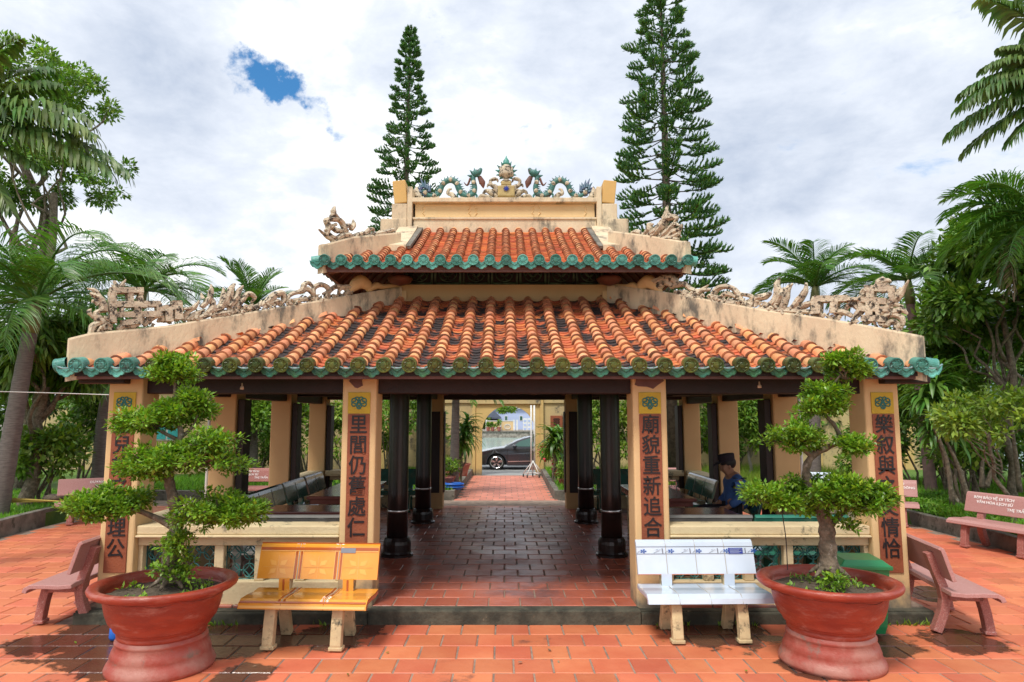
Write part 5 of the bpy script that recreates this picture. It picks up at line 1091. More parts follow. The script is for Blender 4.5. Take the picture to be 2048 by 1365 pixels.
# strap-leaved plants (rosettes of long leaves on canes)
def dracaena(label, px, py, y, heads, base_px, n=60, ln=.55, w=.035, group=None, m=LDRAC):
    t = thing('strap_leaf_plant', label, 'plant', (at(base_px, 1000, y).x, y, .1), group=group); b = MB()
    for hx, hy, s in heads:
        c = at(hx, hy, y); branchy(b, (at(base_px, 1000, y).x + rng.uniform(-.08, .08), y, .05), c, .03, .02, .06, 6); V = []; Q = []
        for k in range(int(n * s)):
            a = rng.random() * 6.283; e = rng.uniform(-.5, 1.3); L_ = ln * s * rng.uniform(.7, 1.1); p = Vector(c) + Vector((0, 0, rng.uniform(-.25, .1) * s)); P_ = []; dd = e
            for i in range(5): P_.append(p.copy()); p = p + Vector((math.cos(a) * math.cos(dd), math.sin(a) * math.cos(dd), math.sin(dd))) * L_ / 4; dd -= .38
            sd = Vector((-math.sin(a), math.cos(a), 0)); q = len(V)
            for i, ww in enumerate((.5, 1, .95, .65, .05)): V.append(P_[i] - sd * w * s * ww + Vector((0, 0, .01))); V.append(P_[i]); V.append(P_[i] + sd * w * s * ww + Vector((0, 0, .01)))
            for i in range(4): Q += [(q + 3 * i, q + 3 * i + 1, q + 3 * i + 4, q + 3 * i + 3), (q + 3 * i + 1, q + 3 * i + 2, q + 3 * i + 5, q + 3 * i + 4)]
        link('leaf_rosette', npmesh('leaf_rosette', np.array([tuple(v) for v in V]), np.array(Q), m), t, world=True)
    part('cane', b, BARK, t, smooth=True); return t
dracaena('strap leaved plant on the planted strip left of the gate', 925, 860, 17.5, [(928, 870, 1.1), (935, 845, .8), (915, 885, .8)], 920, 70)
dracaena('strap leaved plant right of the gate under the red wall plaque', 1110, 880, 18, [(1107, 880, 1.15), (1118, 868, .8)], 1112, 75)
dracaena('tall strap leaved plant on thin leaning canes right of the pavilion', 1875, 800, 12.5, [(1868, 770, 1.35), (1885, 820, 1.1), (1850, 800, .9), (1905, 860, 1.0), (1862, 850, .8)], 1930, 70, .6, .04)
for lab, pts in (('pale thin leaning sapling stem right of the outer pillar', [(1905, 1010), (1893, 920), (1865, 850)]), ('second leaning sapling stem among the grass', [(1937, 1000), (1915, 930), (1885, 870)]), ('slim sapling stem beside the right edge', [(2040, 985), (2030, 900), (2018, 820)]), ('bare cut stake standing in the grass', [(1963, 975), (1964, 945), (1965, 920)]), ('leaning cut stake with lopped top', [(1973, 975), (1980, 950), (1988, 930)])):
    b = MB(); b.tube(cr_spline([at(x, y, 12.3) for x, y in pts], 4), [.05, .035, .025], 7); single('sapling_stem' if 'stem' in lab else 'garden_stake', b, BARK, lab, 'sapling' if 'stem' in lab else 'stake', smooth=True)
palm('young_palm', 'grey palm trunk with drooping fronds beside the garden path', (at(908, 960, 17).x, 17, .15), at(912, 795, 17), .10, ring_fronds(9, 30, 1.3, 1.8) , .5, .02, 30, LPALM, shaft=False, hang=.6)
# grass: blades over the beds near the plaza, ground cover as one mass each
def grass(label, x0, x1, y0, y1, z, n, h, w=.006, m=GRASS, name='grass'):
    P = np.stack([NR.uniform(x0, x1, n), NR.uniform(y0, y1, n), np.full(n, z - .01)], 1); D = rdir(n) * .45; D[:, 2] = 1
    o = link(name, leafmesh(name, P, D, rdir(n), h * (.5 + NR.random(n)), np.full(n, w), m, .1, droop=.15), None); o['label'] = label; o['category'] = 'grass'; o['kind'] = 'stuff'
grass('short bright grass on the lawn left of the plaza', -13, -8.2, 7, 15.9, .2, 26000, .07, .009)
grass('tufted grass on the strip left of the garden path', -3.6, -1.22, 16.15, 22.6, .17, 14000, .12, .010)
grass('bright grass on the strip right of the garden path', 1.32, 3.4, 16.15, 22.6, .17, 14000, .12, .010)
grass('long wispy grass on the right lawn', 7.4, 13, 8.5, 18, .16, 42000, .20, .008)
grass('tall seeding grass seen through the right bays', 3.2, 9.0, 16.4, 20, .16, 22000, .34, .007, LYEL)
grass('low grass seen through the left bays', -9, -3.6, 16.2, 21, .16, 14000, .14, .009)
def cover(label, x0, x1, y0, y1, n):
    P = np.stack([NR.uniform(x0, x1, n), NR.uniform(y0, y1, n), .18 + .14 * NR.random(n)], 1); P[:, 2] += [.08 * noise.noise(Vector(p) * 1.7) for p in P]; D = rdir(n); D[:, 2] = abs(D[:, 2]) * .5
    o = link('ground_cover', leafmesh('ground_cover', P, D, np.array([0, 0, 1.0]) + rdir(n) * .5, .06 + .04 * NR.random(n), .018 + .01 * NR.random(n), [GRASS, LMID], .2, mi=(NR.random(n) < .3).astype(int)), None); o['label'] = label; o['category'] = 'ground cover'; o['kind'] = 'stuff'
cover('leafy ground cover spilling along the right kerb behind the benches', 7.4, 9.4, 8.5, 14.5, 16000)
# ------------------------------------------------------------------ benches
def slab(mb, prof, x0, x1, nx=1):
    """extrude a closed (y,z) profile along x"""
    return mb.prism(prof, lambda p: (x0, p[0], p[1]), lambda p: (x1, p[0], p[1]))
def ribbon(pts, th):
    """closed (y,z) outline of a strip of given thickness along pts"""
    P = [Vector((a, b)) for a, b in pts]; up = []; dn = []
    for i, p in enumerate(P):
        d = (P[min(i + 1, len(P) - 1)] - P[max(i - 1, 0)]).normalized(); n = Vector((-d.y, d.x)) * th / 2; up.append(p + n); dn.append(p - n)
    return [(q.x, q.y) for q in up] + [(q.x, q.y) for q in reversed(dn)]
def leg_outline(front=True):
    if front: return ribbon([(-.20, 0), (-.205, .05), (-.185, .22), (-.15, .40)], .075)
    return ribbon([(.22, 0), (.20, .05), (.15, .20), (.13, .32), (.146, .45), (.19, .60), (.238, .78)], .075)
SEATP = [(-.235, .365), (-.225, .40), (-.19, .425), (-.08, .425), (.05, .415), (.17, .425)]
BACKP = [(.135, .545), (.165, .66), (.20, .80), (.215, .845), (.238, .862)]
def bench(label, loc, rz, L=1.2, m=PINK, ms=None, mleg=None, text=None, group=None, tiles=None, inset=.24, feet=True, grp='garden benches'):
    t = thing('garden_bench', label, 'bench', loc, rz, grp); t.scale = (1, 1, .87); mleg = mleg or m; ms = ms or m
    b = MB(); slab(b, ribbon(SEATP, .042), -L / 2, L / 2); se = part('seat', b, ms, t, world=False, bevel=.006)
    b = MB(); slab(b, ribbon(BACKP, .036), -L / 2, L / 2); bk = part('backrest', b, m if tiles else ms, t, world=False, bevel=.006)
    for s in (-1, 1):
        x = s * (L / 2 - inset); w_ = .045
        b = MB(); slab(b, leg_outline(True), x - w_, x + w_); b.box(x - w_ - .012, x + w_ + .012, -.245, -.155, 0, .035); part('leg', b, mleg, t, world=False, bevel=.008)
        b = MB(); slab(b, leg_outline(False), x - w_, x + w_); b.box(x - w_, x + w_, -.17, .13, .315, .395); part('leg', b, mleg, t, world=False, bevel=.008)
    if text:
        nl = 0
        for i, (tx, al, dx) in enumerate(text):
            z = .795 - i * .075; M = TR((dx, BF(z, .0205), z), R(75.5), 0, 0)
            lettering(tx, .062, WPAINT, bk, M, 'lettering', .0025, .0015, al)
    return t, se, bk
TXT = [('BẠN BẢO VỆ DI TÍCH', 'LEFT', -.52), ('   VĂN HÓA LỊCH SỬ', 'LEFT', -.52), ('THỊ TRẤN HÀ TIÊN', 'RIGHT', .54)]
def tile_strip(parent, x0, x1, prof, m, off=.021, name='tile'):
    """thin glazed tile lying on a (y,z) profile between x0 and x1"""
    P = [Vector((a, b)) for a, b in prof]; lo = []; hi = []
    for i, p in enumerate(P):
        d = (P[min(i + 1, len(P) - 1)] - P[max(i - 1, 0)]).normalized(); n = Vector((-d.y, d.x)); lo.append(p + n * (off - .001)); hi.append(p + n * (off + .004))
    b = MB(); slab(b, [(q.x, q.y) for q in lo] + [(q.x, q.y) for q in reversed(hi)], x0, x1); return part(name, b, m, parent, world=False)
def BF(z, off): return .1643 + (z - .66) * .255 - off * 1.035
def seg(prof, s0, s1):
    P = [Vector((a, b)) for a, b in prof]; L_ = [0]
    for a, b in zip(P, P[1:]): L_.append(L_[-1] + (b - a).length)
    def q(s): s *= L_[-1]; return (float(np.interp(s, L_, [p.x for p in P])), float(np.interp(s, L_, [p.y for p in P])))
    return [q(s0 + (s1 - s0) * i / 6) for i in range(7)]
def tiled_bench(label, loc, rz, L, base, mleg, kind, frame=None, ncol=3, group=None, edge=None):
    t, se, bk = bench(label, loc, rz, L, frame or base, frame or base, mleg, tiles=True, inset=.25, grp=group or 'tiled benches')
    back = [(y, z) for y, z in BACKP]
    back_off = .019; SP = SEATP
    # the front face of the back is on the -y side: walk it from top to bottom so that the normal points forward
    BP = list(reversed(back))
    BPf = [(y, z) for y, z in BP]
    w_ = L / ncol
    for i in range(ncol):
        x0, x1 = -L / 2 + w_ * i + .002, -L / 2 + w_ * (i + 1) - .002
        tile_strip(bk, x0, x1, [(y, z) for y, z in BPf][::-1], base, .0185)
        tile_strip(se, x0, x1, SP, base, .0215)
    def strip(parent, prof, x0, x1, s0, s1, m, off, nm): tile_strip(parent, x0, x1, seg(prof, s0, s1), m, off, nm)
    B2 = BACKP
    if kind == 'amber':
        for i in range(1, ncol):
            xc = -L / 2 + w_ * i
            for par, pr, o in ((bk, B2, .0232), (se, SP, .0262)):
                strip(par, pr, xc - .030, xc - .014, .0, .999, YELD, o, 'stripe'); strip(par, pr, xc + .014, xc + .030, .0, .999, YELD, o, 'stripe')
                strip(par, pr, xc - .036, xc - .032, .0, .999, YELL, o, 'stripe'); strip(par, pr, xc + .032, xc + .036, .0, .999, YELL, o, 'stripe'); strip(par, pr, xc - .003, xc + .003, 0, .999, GROUT, o, 'joint')
        strip(bk, B2, -L / 2 + .01, L / 2 - .01, .80, .88, YELD, .0236, 'stripe'); strip(bk, B2, -L / 2 + .01, L / 2 - .01, .775, .79, YELL, .0236, 'stripe'); strip(bk, B2, -L / 2, L / 2, .965, .999, YELD, .0236, 'stripe')
        strip(se, SP, -L / 2 + .01, L / 2 - .01, .02, .07, YELL, .0266, 'stripe'); strip(se, SP, -L / 2 + .01, L / 2 - .01, .085, .13, YELD, .0266, 'stripe')
        for i in range(ncol):      # pale four-petal motif and diagonals of each tile
            xc = -L / 2 + w_ * (i + .5); pb = MB(); n = 0
            def bp(u, v): z = .66 + v; return (xc + u, BF(z, .0245), z)
            for a in range(4):
                t0 = a * math.pi / 2 + math.pi / 4; ca, sa = math.cos(t0), math.sin(t0); r = .115
                o = [(.02, 0), (.06, .028), (.115, .0), (.06, -.028)]
                pb.add([bp(x * ca - y * sa, (x * sa + y * ca) * .85) for x, y in o], [(0, 3, 2, 1)])
            part('petal_motif', pb, YELP, bk, world=False)
            for a, b in (((-.13, 0), (.13, 0)), ((0, -.095), (0, .105))):
                pb = MB(); pb.bar(bp(*a), bp(*b), .0025, .001); part('motif_line', pb, YELL, bk, world=False)
        pb = MB(); pb.add([(.19 + a, BF(z, .0285), z) for a, z in ((0, .795), (.13, .795), (.13, .84), (0, .84))], [(0, 1, 2, 3)]); part('sticker', pb, GREYP, bk, world=False)
        for s in (-1, 1):
            x = s * (L / 2 - .25); pb = MB(); pb.box(x - .046, x + .046, .098, .106, .43, .56); part('post_tile', pb, YEL, t, world=False); pb = MB(); pb.box(x - .012, x + .004, .094, .098, .43, .55); part('post_stripe', pb, YELD, t, world=False)
    elif kind == 'white':
        for i in range(1, ncol):
            xc = -L / 2 + w_ * i
            for par, pr, o in ((bk, B2, .0232), (se, SP, .0262)): strip(par, pr, xc - .0025, xc + .0025, 0, .999, GROUT, o, 'joint')
        strip(bk, B2, -L / 2, L / 2, .80, .812, GREYP, .0236, 'border_line'); strip(bk, B2, -L / 2, L / 2, .60, .612, GREYP, .0236, 'border_line'); strip(bk, B2, -L / 2, L / 2, .0, .02, YELD, .0236, 'border_line')
        for i in range(9):         # printed border: blue flowers alternating with grey sprigs
            xc = -L / 2 + .06 + i * .125; z = .775; y = BF(z, .0285)
            if i % 2 == 0:
                pb = MB()
                for a in range(5): t0 = a * 1.256; pb.add([(xc, y, z), (xc + .024 * math.cos(t0 - .4), y, z + .018 * math.sin(t0 - .4)), (xc + .032 * math.cos(t0), y, z + .024 * math.sin(t0)), (xc + .024 * math.cos(t0 + .4), y, z + .018 * math.sin(t0 + .4))], [(0, 1, 2, 3)])
                part('flower_print', pb, BLUEP, bk, world=False)
                pb = MB(); pb.tube([(xc - .03, y, z + .004), (xc - .045, y, z - .004), (xc - .052, y, z - .018)], .0018, 4); part('sprig_print', pb, GREYP, bk, world=False)
            else:
                pb = MB(); pb.tube([(xc + .03, y, z + .018), (xc, y, z), (xc - .03, y, z - .018)], .0016, 4); pb.tube([(xc - .01, y, z + .014), (xc + .01, y, z + .018)], .002, 4); part('sprig_print', pb, GREYP, bk, world=False)
                pb = MB(); pb.bar((xc + .052, y, z - .028), (xc + .046, y, z + .028), .009, .001, (0, 1, 0)); part('divider_print', pb, GREYP, bk, world=False)
        pb = MB(); pb.add([(.30, BF(.748, .03), .748), (.43, BF(.748, .03), .748), (.43, BF(.803, .03), .803), (.30, BF(.803, .03), .803)], [(0, 1, 2, 3)]); st = part('sticker', pb, BLUES, bk, world=False)
        for k in range(4): pb = MB(); z = .793 - k * .012; y = BF(z, .032); pb.bar((.312, y, z), (.418 - .02 * (k % 2), y, z), .001, .0035, (0, 0, 1)); part('print_line', pb, WHT, st, world=False)
        for s in (-1, 1):
            x = s * (L / 2 - .25); pb = MB(); pb.box(x - .046, x + .046, .098, .106, .43, .56); part('post_tile', pb, WHT, t, world=False)
    else:
        for i in range(1, ncol):
            xc = -L / 2 + w_ * i
            for par, pr, o in ((bk, B2, .0232), (se, SP, .0262)): strip(par, pr, xc - .003, xc + .003, 0, .999, GROUT, o, 'joint')
    return t
tiled_bench('amber tiled bench with brown stripes in front of the left middle pillar', (-1.63, 5.98, 0), R(-3), 1.06, YEL, CREAM, 'amber', YELD, group='tiled benches in front of the pavilion')
tiled_bench('white tiled bench with a blue flower border in front of the right middle pillar', (1.72, 6.15, 0), R(1.5), 1.06, WHT, CREAM, 'white', WHT, 4, group='tiled benches in front of the pavilion')
GB = 'pink granite benches round the plaza'
bench('pink granite bench facing right, beside the outer right pillar', (4.08, 6.6, 0), R(80), 1.25, PINK, PINKL, PINK, grp=GB)
bench('pink granite bench facing left, beside the outer left pillar', (-4.07, 6.85, 0), R(-86), 1.15, PINK, PINKL, PINK, grp=GB)
bench('pink granite bench along the right kerb with white painted lines of writing', (7.0, 9.85, 0), R(-73), 1.3, PINKL, PINKL, PINK, TXT, grp=GB)
bench('pink granite bench cut by the right edge of the photo', (6.98, 8.2, 0), R(-80), 1.3, PINKL, PINKL, PINK, TXT, grp=GB)
bench('pink granite bench at the far right corner, showing beside the outer right pillar', (6.62, 12.4, 0), R(-28), 1.3, PINKL, PINKL, PINK, [('DƯƠNG LỘC BẢO', 'CENTER', .2), ('THƯỢNG ĐÔNG', 'CENTER', .38)], grp=GB)
bench('pink granite bench on the far left of the plaza, half behind the bonsai', (-7.35, 12.6, 0), R(28), 1.3, PINK, PINKL, PINK, [('DƯƠNG LỘC KIỆT', 'CENTER', .1), ('NGUYỄN THỊ HOA', 'CENTER', .2)], grp=GB)
bench('pink granite bench seen through the left bays, written in white', (-5.45, 15.0, 0), R(2), 1.4, PINK, PINK, PINK, TXT, grp=GB)
bench('pink granite bench behind the pavilion, just right of the right middle pillar', (3.45, 15.1, 0), 0, 1.2, PINK, PINKL, PINK, [('DƯƠNG XƯƠNG', 'CENTER', .2)], grp=GB)
tiled_bench('pale tiled bench far behind the right bonsai', (6.0, 13.9, 0), R(-20), 1.1, WHT, CREAM, 'plain', WHT, group=GB)
# inside: green tiled benches round the tables
def ib(label, x, y, rz, L, m=GREENT, leg=None, n=3): return tiled_bench(label, (x, y, FLZ), R(rz), L, m, leg or m, 'plain', m, n, group='tiled benches inside the pavilion')
ib('green tiled bench, nearest of the row along the left side', -3.12, 9.6, 90, 1.5); ib('green tiled bench, middle of the row along the left side', -3.12, 10.95, 90, 1.05, n=2); ib('brownish green bench at the far end of the left row', -3.12, 12.1, 90, 1.05, mat('brown_green_tile', (.17, .15, .11), .2, (.12, .11, .08), 4, coat=.4), n=2)
ib('green tiled bench at the far end of the row along the right side', 3.12, 11.7, -90, 1.6); ib('green tiled bench on which the man in blue sits', 3.12, 9.7, -90, 1.5, n=3)
ib('grey tiled bench with its back to the left front balustrade', -2.30, 7.32, 180, 1.35, GREYT); ib('grey tiled bench with its back to the right front balustrade', 2.02, 7.32, 180, 1.0, GREYT); ib('green tiled bench with its back to the right balustrade, beside the grey one', 3.02, 7.32, 180, .95, mat('bright_green_tile', (.06, .30, .22), .15, (.08, .36, .26), 4, coat=.4))
ib('dark green bench behind the round posts on the left', -2.3, 13.1, 0, 1.5); ib('dark green bench behind the round posts on the right', 2.3, 13.1, 0, 1.5)
def table(label, x, y, L, W, h=.70):
    t = thing('stone_table', label, 'table', (x, y, FLZ), group='low tables inside the pavilion'); b = MB(); b.box(-L / 2, L / 2, -W / 2, W / 2, h - .045, h); tp = part('tabletop', b, REDT, t, world=False, bevel=.01)
    b = MB(); b.box(-L / 2 + .04, L / 2 - .04, -W / 2 + .04, W / 2 - .04, h - .11, h - .046); part('apron', b, REDT, t, world=False)
    for s in (-1, 1): b = MB(); b.box(s * L * .32 - .06, s * L * .32 + .06, -W * .32, W * .32, 0, h - .112); part('leg', b, CREAM, t, world=False, bevel=.01)
    return t
table('dark red topped table near the left front balustrade', -2.2, 8.1, 1.1, .6); table('dark red topped table farther back on the left side', -2.3, 10.4, .7, 2.2); table('dark red topped table near the right front balustrade', 2.15, 8.1, 1.0, .6, .67); table('dark red topped table in front of the seated man', 2.15, 10.0, .7, 1.9)

# ------------------------------------------------------------------ seated man
def skin(name, pts, edges, rad, m, parent, sub=2, root=0, **k):
    me = bpy.data.meshes.new(name); me.from_pydata([tuple(p) for p in pts], edges, []); o = link(name, me, parent, **k)
    me.materials.append(m)
    sm = o.modifiers.new('skin', 'SKIN'); sm.use_smooth_shade = True
    if not me.skin_vertices: me.skin_vertices.new()
    sv = me.skin_vertices[0].data
    for i, r in enumerate(rad): sv[i].radius = r if isinstance(r, tuple) else (r, r); sv[i].use_root = (i == root)
    s = o.modifiers.new('sub', 'SUBSURF'); s.levels = sub; s.render_levels = sub
    return o
MN = thing('person', 'seated man in a dark cap, blue shirt and dark trousers looking down', 'person', (3.12, 9.35, FLZ), R(0))
# local: x to the man's back (+x), he faces -x ; y across
pel = (0, 0, .50)
P = [pel, (-.01, 0, .64), (.0, 0, .80), (-.03, 0, .94), (-.075, 0, 1.0), (-.105, 0, 1.07), (-.125, 0, 1.13), (-.185, 0, 1.075), (-.215, 0, 1.09)]
E_ = [(0, 1), (1, 2), (2, 3), (3, 4), (4, 5), (5, 6), (5, 7), (7, 8)]; Rd = [(.13, .16), (.12, .15), (.12, .16), (.09, .13), .055, .08, (.092, .078), .048, .016]
for s in (-1, 1):
    b = len(P); P += [(-.02, s * .19, .90), (-.03, s * .24, .70), (-.20, s * .20, .565), (-.27, s * .15, .55)]; E_ += [(3, b), (b, b + 1), (b + 1, b + 2), (b + 2, b + 3)]; Rd += [.065, .048, .034, (.036, .02)]
    for k in range(4): q = len(P); yy = s * (.165 - .02 * k); P += [(-.32, yy, .545), (-.345 + .004 * k, yy - s * .004, .525)]; E_ += [(b + 3, q), (q, q + 1)]; Rd += [.0095, .008]
    q = len(P); P += [(-.275, s * .105, .56), (-.30, s * .09, .545)]; E_ += [(b + 3, q), (q, q + 1)]; Rd += [.011, .009]
    b = len(P); P += [(-.08, s * .10, .48), (-.48, s * .13, .50), (-.56, s * .13, .10), (-.62, s * .13, .045)]; E_ += [(0, b), (b, b + 1), (b + 1, b + 2), (b + 2, b + 3)]; Rd += [.09, .06, .042, .035]
skin('body', P, E_, Rd, SKIN, MN)
skin('shirt', [(.0, 0, .50), (-.005, 0, .64), (.005, 0, .80), (-.03, 0, .95), (-.055, 0, .99), (-.02, .20, .90), (-.03, .25, .70), (-.17, .21, .59), (-.02, -.20, .90), (-.03, -.25, .70), (-.17, -.21, .59)], [(0, 1), (1, 2), (2, 3), (3, 4), (3, 5), (5, 6), (6, 7), (3, 8), (8, 9), (9, 10)], [(.15, .18), (.145, .175), (.145, .185), (.10, .15), .068, .085, .07, .055, .085, .07, .055], SHIRT, MN)
skin('trousers', [(.01, 0, .48), (-.10, .10, .485), (-.48, .13, .51), (-.56, .13, .12), (-.10, -.10, .485), (-.48, -.13, .51), (-.56, -.13, .12)], [(0, 1), (1, 2), (2, 3), (0, 4), (4, 5), (5, 6)], [(.15, .15), .105, .078, .062, .105, .078, .062], TROU, MN)
b = MB(); b.ball((-.115, 0, 1.135), .105, .088, .10, 16, 10); part('hair', b, HAIR, MN, smooth=True, world=False, M=Matrix.Translation((.018, 0, .008)))
b = MB(); b.lathe([(.103, 0), (.108, .03), (.112, .075), (.105, .092), (.05, .10), (.002, .102)], 20, (0, 0, 0), capb=True, capt=False)
br = [(-.20 * math.cos(a), .085 * math.sin(a) * 1.15) for a in [(-1 + 2 * i / 10) * 1.1 for i in range(11)]]
b.prism([(-.06, .10)] + [(x - .0, y) for x, y in reversed(br)] + [(-.06, -.10)], lambda p: (p[0], p[1], .0 + (p[0] + .06) * .25), lambda p: (p[0], p[1], .012 + (p[0] + .06) * .25)); part('cap', b, CAPM, MN, smooth=False, world=False, M=TR((-.115, 0, 1.165), 0, R(-10), 0))
for s in (-1, 1):
    b = MB(); b.ball((-.105, s * .080, 1.085), .018, .01, .03, 8, 6); part('ear', b, SKIN, MN, smooth=True, world=False)
    b = MB(); b.ball((-.196, s * .030, 1.112), .006, .010, .006, 8, 6); part('eye', b, HAIR, MN, smooth=True, world=False)
    b = MB(); b.ball((-.62, s * .13, .045), .13, .05, .05, 12, 8); part('shoe', b, INK, MN, smooth=True, world=False)
    b = MB(); b.bar((-.02, s * .03, 1.005), (-.11, s * .055, .965), .03, .012); part('collar', b, SHIRT, MN, world=False)
b = MB(); b.box(-.09, .07, -.21, -.13, .945, .955); part('shoulder_strap', b, TROU, MN, world=False)

# ------------------------------------------------------------------ bin, hose, broom, small things
BN = thing('wheeled_bin', 'green plastic wheeled bin behind the right potted bonsai', 'bin', (3.13, 6.25, 0), R(-4)); BN.scale = (.80, .72, 1.02)
b = MB(); pr = [(.19, .02), (.21, .08), (.245, .50), (.25, .55)]
for (r0, z0), (r1, z1) in zip(pr, pr[1:]):
    b.add([(-r0, -r0, z0), (r0, -r0, z0), (r0, r0, z0), (-r0, r0, z0), (-r1, -r1, z1), (r1, -r1, z1), (r1, r1, z1), (-r1, r1, z1)], [(0, 1, 5, 4), (1, 2, 6, 5), (2, 3, 7, 6), (3, 0, 4, 7)])
part('body', b, GREENP, BN, world=False, bevel=.01)
b = MB(); b.box(-.275, .275, -.28, .27, .55, .585); b.add([(-.26, -.26, .585), (.26, -.26, .585), (.26, .22, .585), (-.26, .22, .585), (-.2, -.2, .625), (.2, -.2, .625), (.2, .18, .635), (-.2, .18, .635)], [(0, 1, 5, 4), (1, 2, 6, 5), (2, 3, 7, 6), (3, 0, 4, 7), (4, 5, 6, 7)]); part('lid', b, GREENP, BN, world=False, bevel=.008)
b = MB(); b.tube([(-.2, .29, .57), (.2, .29, .57)], .016, 8); part('handle', b, GREENP, BN, world=False)
for s in (-1, 1): b = MB(); b.tube([(s * .19, .2, .07), (s * .225, .2, .07)], .07, 14); part('wheel', b, RUB, BN, world=False)
p = at(905, 980, 16.35); b = MB()
for k in range(9): r = .2 + .02 * (k % 4); b.tube([(p.x + r * math.cos(a), 16.45 + .75 * r * math.sin(a), .19 + .016 * k) for a in np.linspace(0, 6.283, 22)], .016, 6)
single('hose_coil', b, BLUH, 'coiled blue hose lying at the corner of the left planted strip', 'hose', smooth=True, origin=(p.x, 16.45, .17))
b = MB(); p = atz(232, 1278, 0); b.lathe([(.05, 0), (.055, .02), (.05, .11), (.02, .13), (.02, .15)], 12, p); single('water_bottle', b, BLUH, 'small blue bottle on the paving just behind the left pot', 'bottle', smooth=True, origin=p)
b = MB(); p0, p1 = at(25, 1002, 12.2), at(130, 1003, 12.2)
for k in range(60): o_ = Vector((0, rng.uniform(-.06, .06), rng.uniform(-.03, .05))); b.tube([p1 + Vector((0, rng.uniform(-.02, .02), 0)), p0 + o_], [.006, .003], 4, cap=False)
single('straw_broom', b, BROOM, 'yellow straw broom lying on the grass left of the kerb bench', 'broom', kind=None)
b = MB(); p = at(108, 996, 12.6); b.ball(p, .19, .16, .07, 16, 8); single('basket', b, BARK, 'upturned brown woven basket beside the straw broom', 'basket', smooth=True, origin=p)
b = MB(); b.tube(cr_spline([at(-60, 782, 9), at(90, 786, 9), at(218, 790, 9)], 5), .006, 6); single('wire', b, WHITEP, 'thin white wire running from the left edge to the outer left pillar', 'wire')
for k, (a, c) in enumerate((((1895, 640), (2060, 800)), ((1890, 600), (2060, 730)))):
    b = MB(); b.tube([at(*a, 30), at(*c, 30)], .012, 5); single('power_line', b, INK, ('upper' if k else 'lower') + ' faint power line sloping down at the right of the roof', 'power line')

# ------------------------------------------------------------------ gate, wall, planted strips, stand
GY = 22.85
WL = thing('garden_wall', 'stained yellow wall with an arched gateway at the end of the path', 'wall', (0, GY, 0))
x0, x1, xa, xb = -.95, 1.17, at(964, 900, GY).x, at(1071, 900, GY).x; cx, rr = (xa + xb) / 2, (xb - xa) / 2; zs = at(1010, 812, GY).z - rr; ztop = at(1010, 810, GY).z
YW = mat('yellow_gate_paint', (.62, .44, .17), .8, (.55, .38, .15), 2, bump=.2, dirt=(.3, .24, .14), ds=4, dlo=.62, dhi=.78, base_dirt=((.2, .16, .1), 0, .25))
YWD = mat('stained_yellow_wall', (.55, .42, .20), .85, (.45, .35, .19), 1.5, bump=.3, dirt=(.10, .09, .07), ds=2.2, dlo=.52, dhi=.68)
N_ = 20; arch = [(cx + rr * math.cos(math.pi * (1 - i / N_)), zs + rr * math.sin(math.pi * (1 - i / N_))) for i in range(N_ + 1)]
b = MB(); V = []; 
for y in (GY - .12, GY + .14):
    V += [(x, y, z) for x, z in arch] + [(x0 + (x1 - x0) * i / N_, y, ztop + .02) for i in range(N_ + 1)]
n = N_ + 1; b.add(V, [(i, i + 1, n + i + 1, n + i) for i in range(N_)] + [(2 * n + i, 2 * n + n + i, 2 * n + n + i + 1, 2 * n + i + 1) for i in range(N_)] + [(i, 2 * n + i, 2 * n + i + 1, i + 1) for i in range(N_)] + [(n + i, n + i + 1, 3 * n + i + 1, 3 * n + i) for i in range(N_)])
b.box(x0, xa, GY - .12, GY + .14, -.05, zs); b.box(xb, x1, GY - .12, GY + .14, -.05, zs); 
for y, s in ((GY - .12, 1), (GY + .14, -1)): b.add([(x0, y, zs), (xa, y, zs), (x0, y, ztop + .02), (x1, y, zs), (xb, y, zs), (x1, y, ztop + .02)], [(0, 1, 2), (4, 3, 5)])
b.add([(x0, GY - .12, zs), (x0, GY + .14, zs), (x0, GY + .14, ztop + .02), (x0, GY - .12, ztop + .02)], [(0, 1, 2, 3)])
part('arch', b, YW, WL)
b = MB(); b.box(x0 - .02, x1 + .02, GY - .2, GY + .2, ztop + .022, ztop + .19); part('lintel', b, YWD, WL, bevel=.01)
for a, c in ((x0 - .12, x0 - .005), (x1 + .005, x1 + .12)): b = MB(); b.box(a, c, GY - .17, GY + .17, -.05, ztop + .30); part('gate_pier', b, YW, WL, bevel=.01)
for a, c in ((-16, x0 - .125), (x1 + .125, 16)): b = MB(); b.box(a, c, GY - .06, GY + .08, -.1, ztop + .05); part('wall_panel', b, YWD, WL); b = MB(); b.box(a, c, GY - .12, GY + .13, ztop + .052, ztop + .16); part('coping', b, YWD, WL, bevel=.01)
for x in (-13, -10, -7, -4, 4.3, 7.3, 10.3, 13.3): b = MB(); b.box(x - .15, x + .15, GY - .16, GY - .062, -.1, ztop + .05); part('buttress', b, YW, WL)
p = at(1113, 845, GY - .08); b = MB(); b.box(p.x - .20, p.x + .20, GY - .10, GY - .062, p.z - .32, p.z + .22); pq = part('wall_plaque', b, PLAQUE, WL, bevel=.01)
lettering('靈', .26, INK, pq, Matrix.Translation(Vector((p.x, GY - .104, p.z + .0)) - wloc(pq)) @ Euler((R(90), 0, 0)).to_matrix().to_4x4(), 'character', .003)
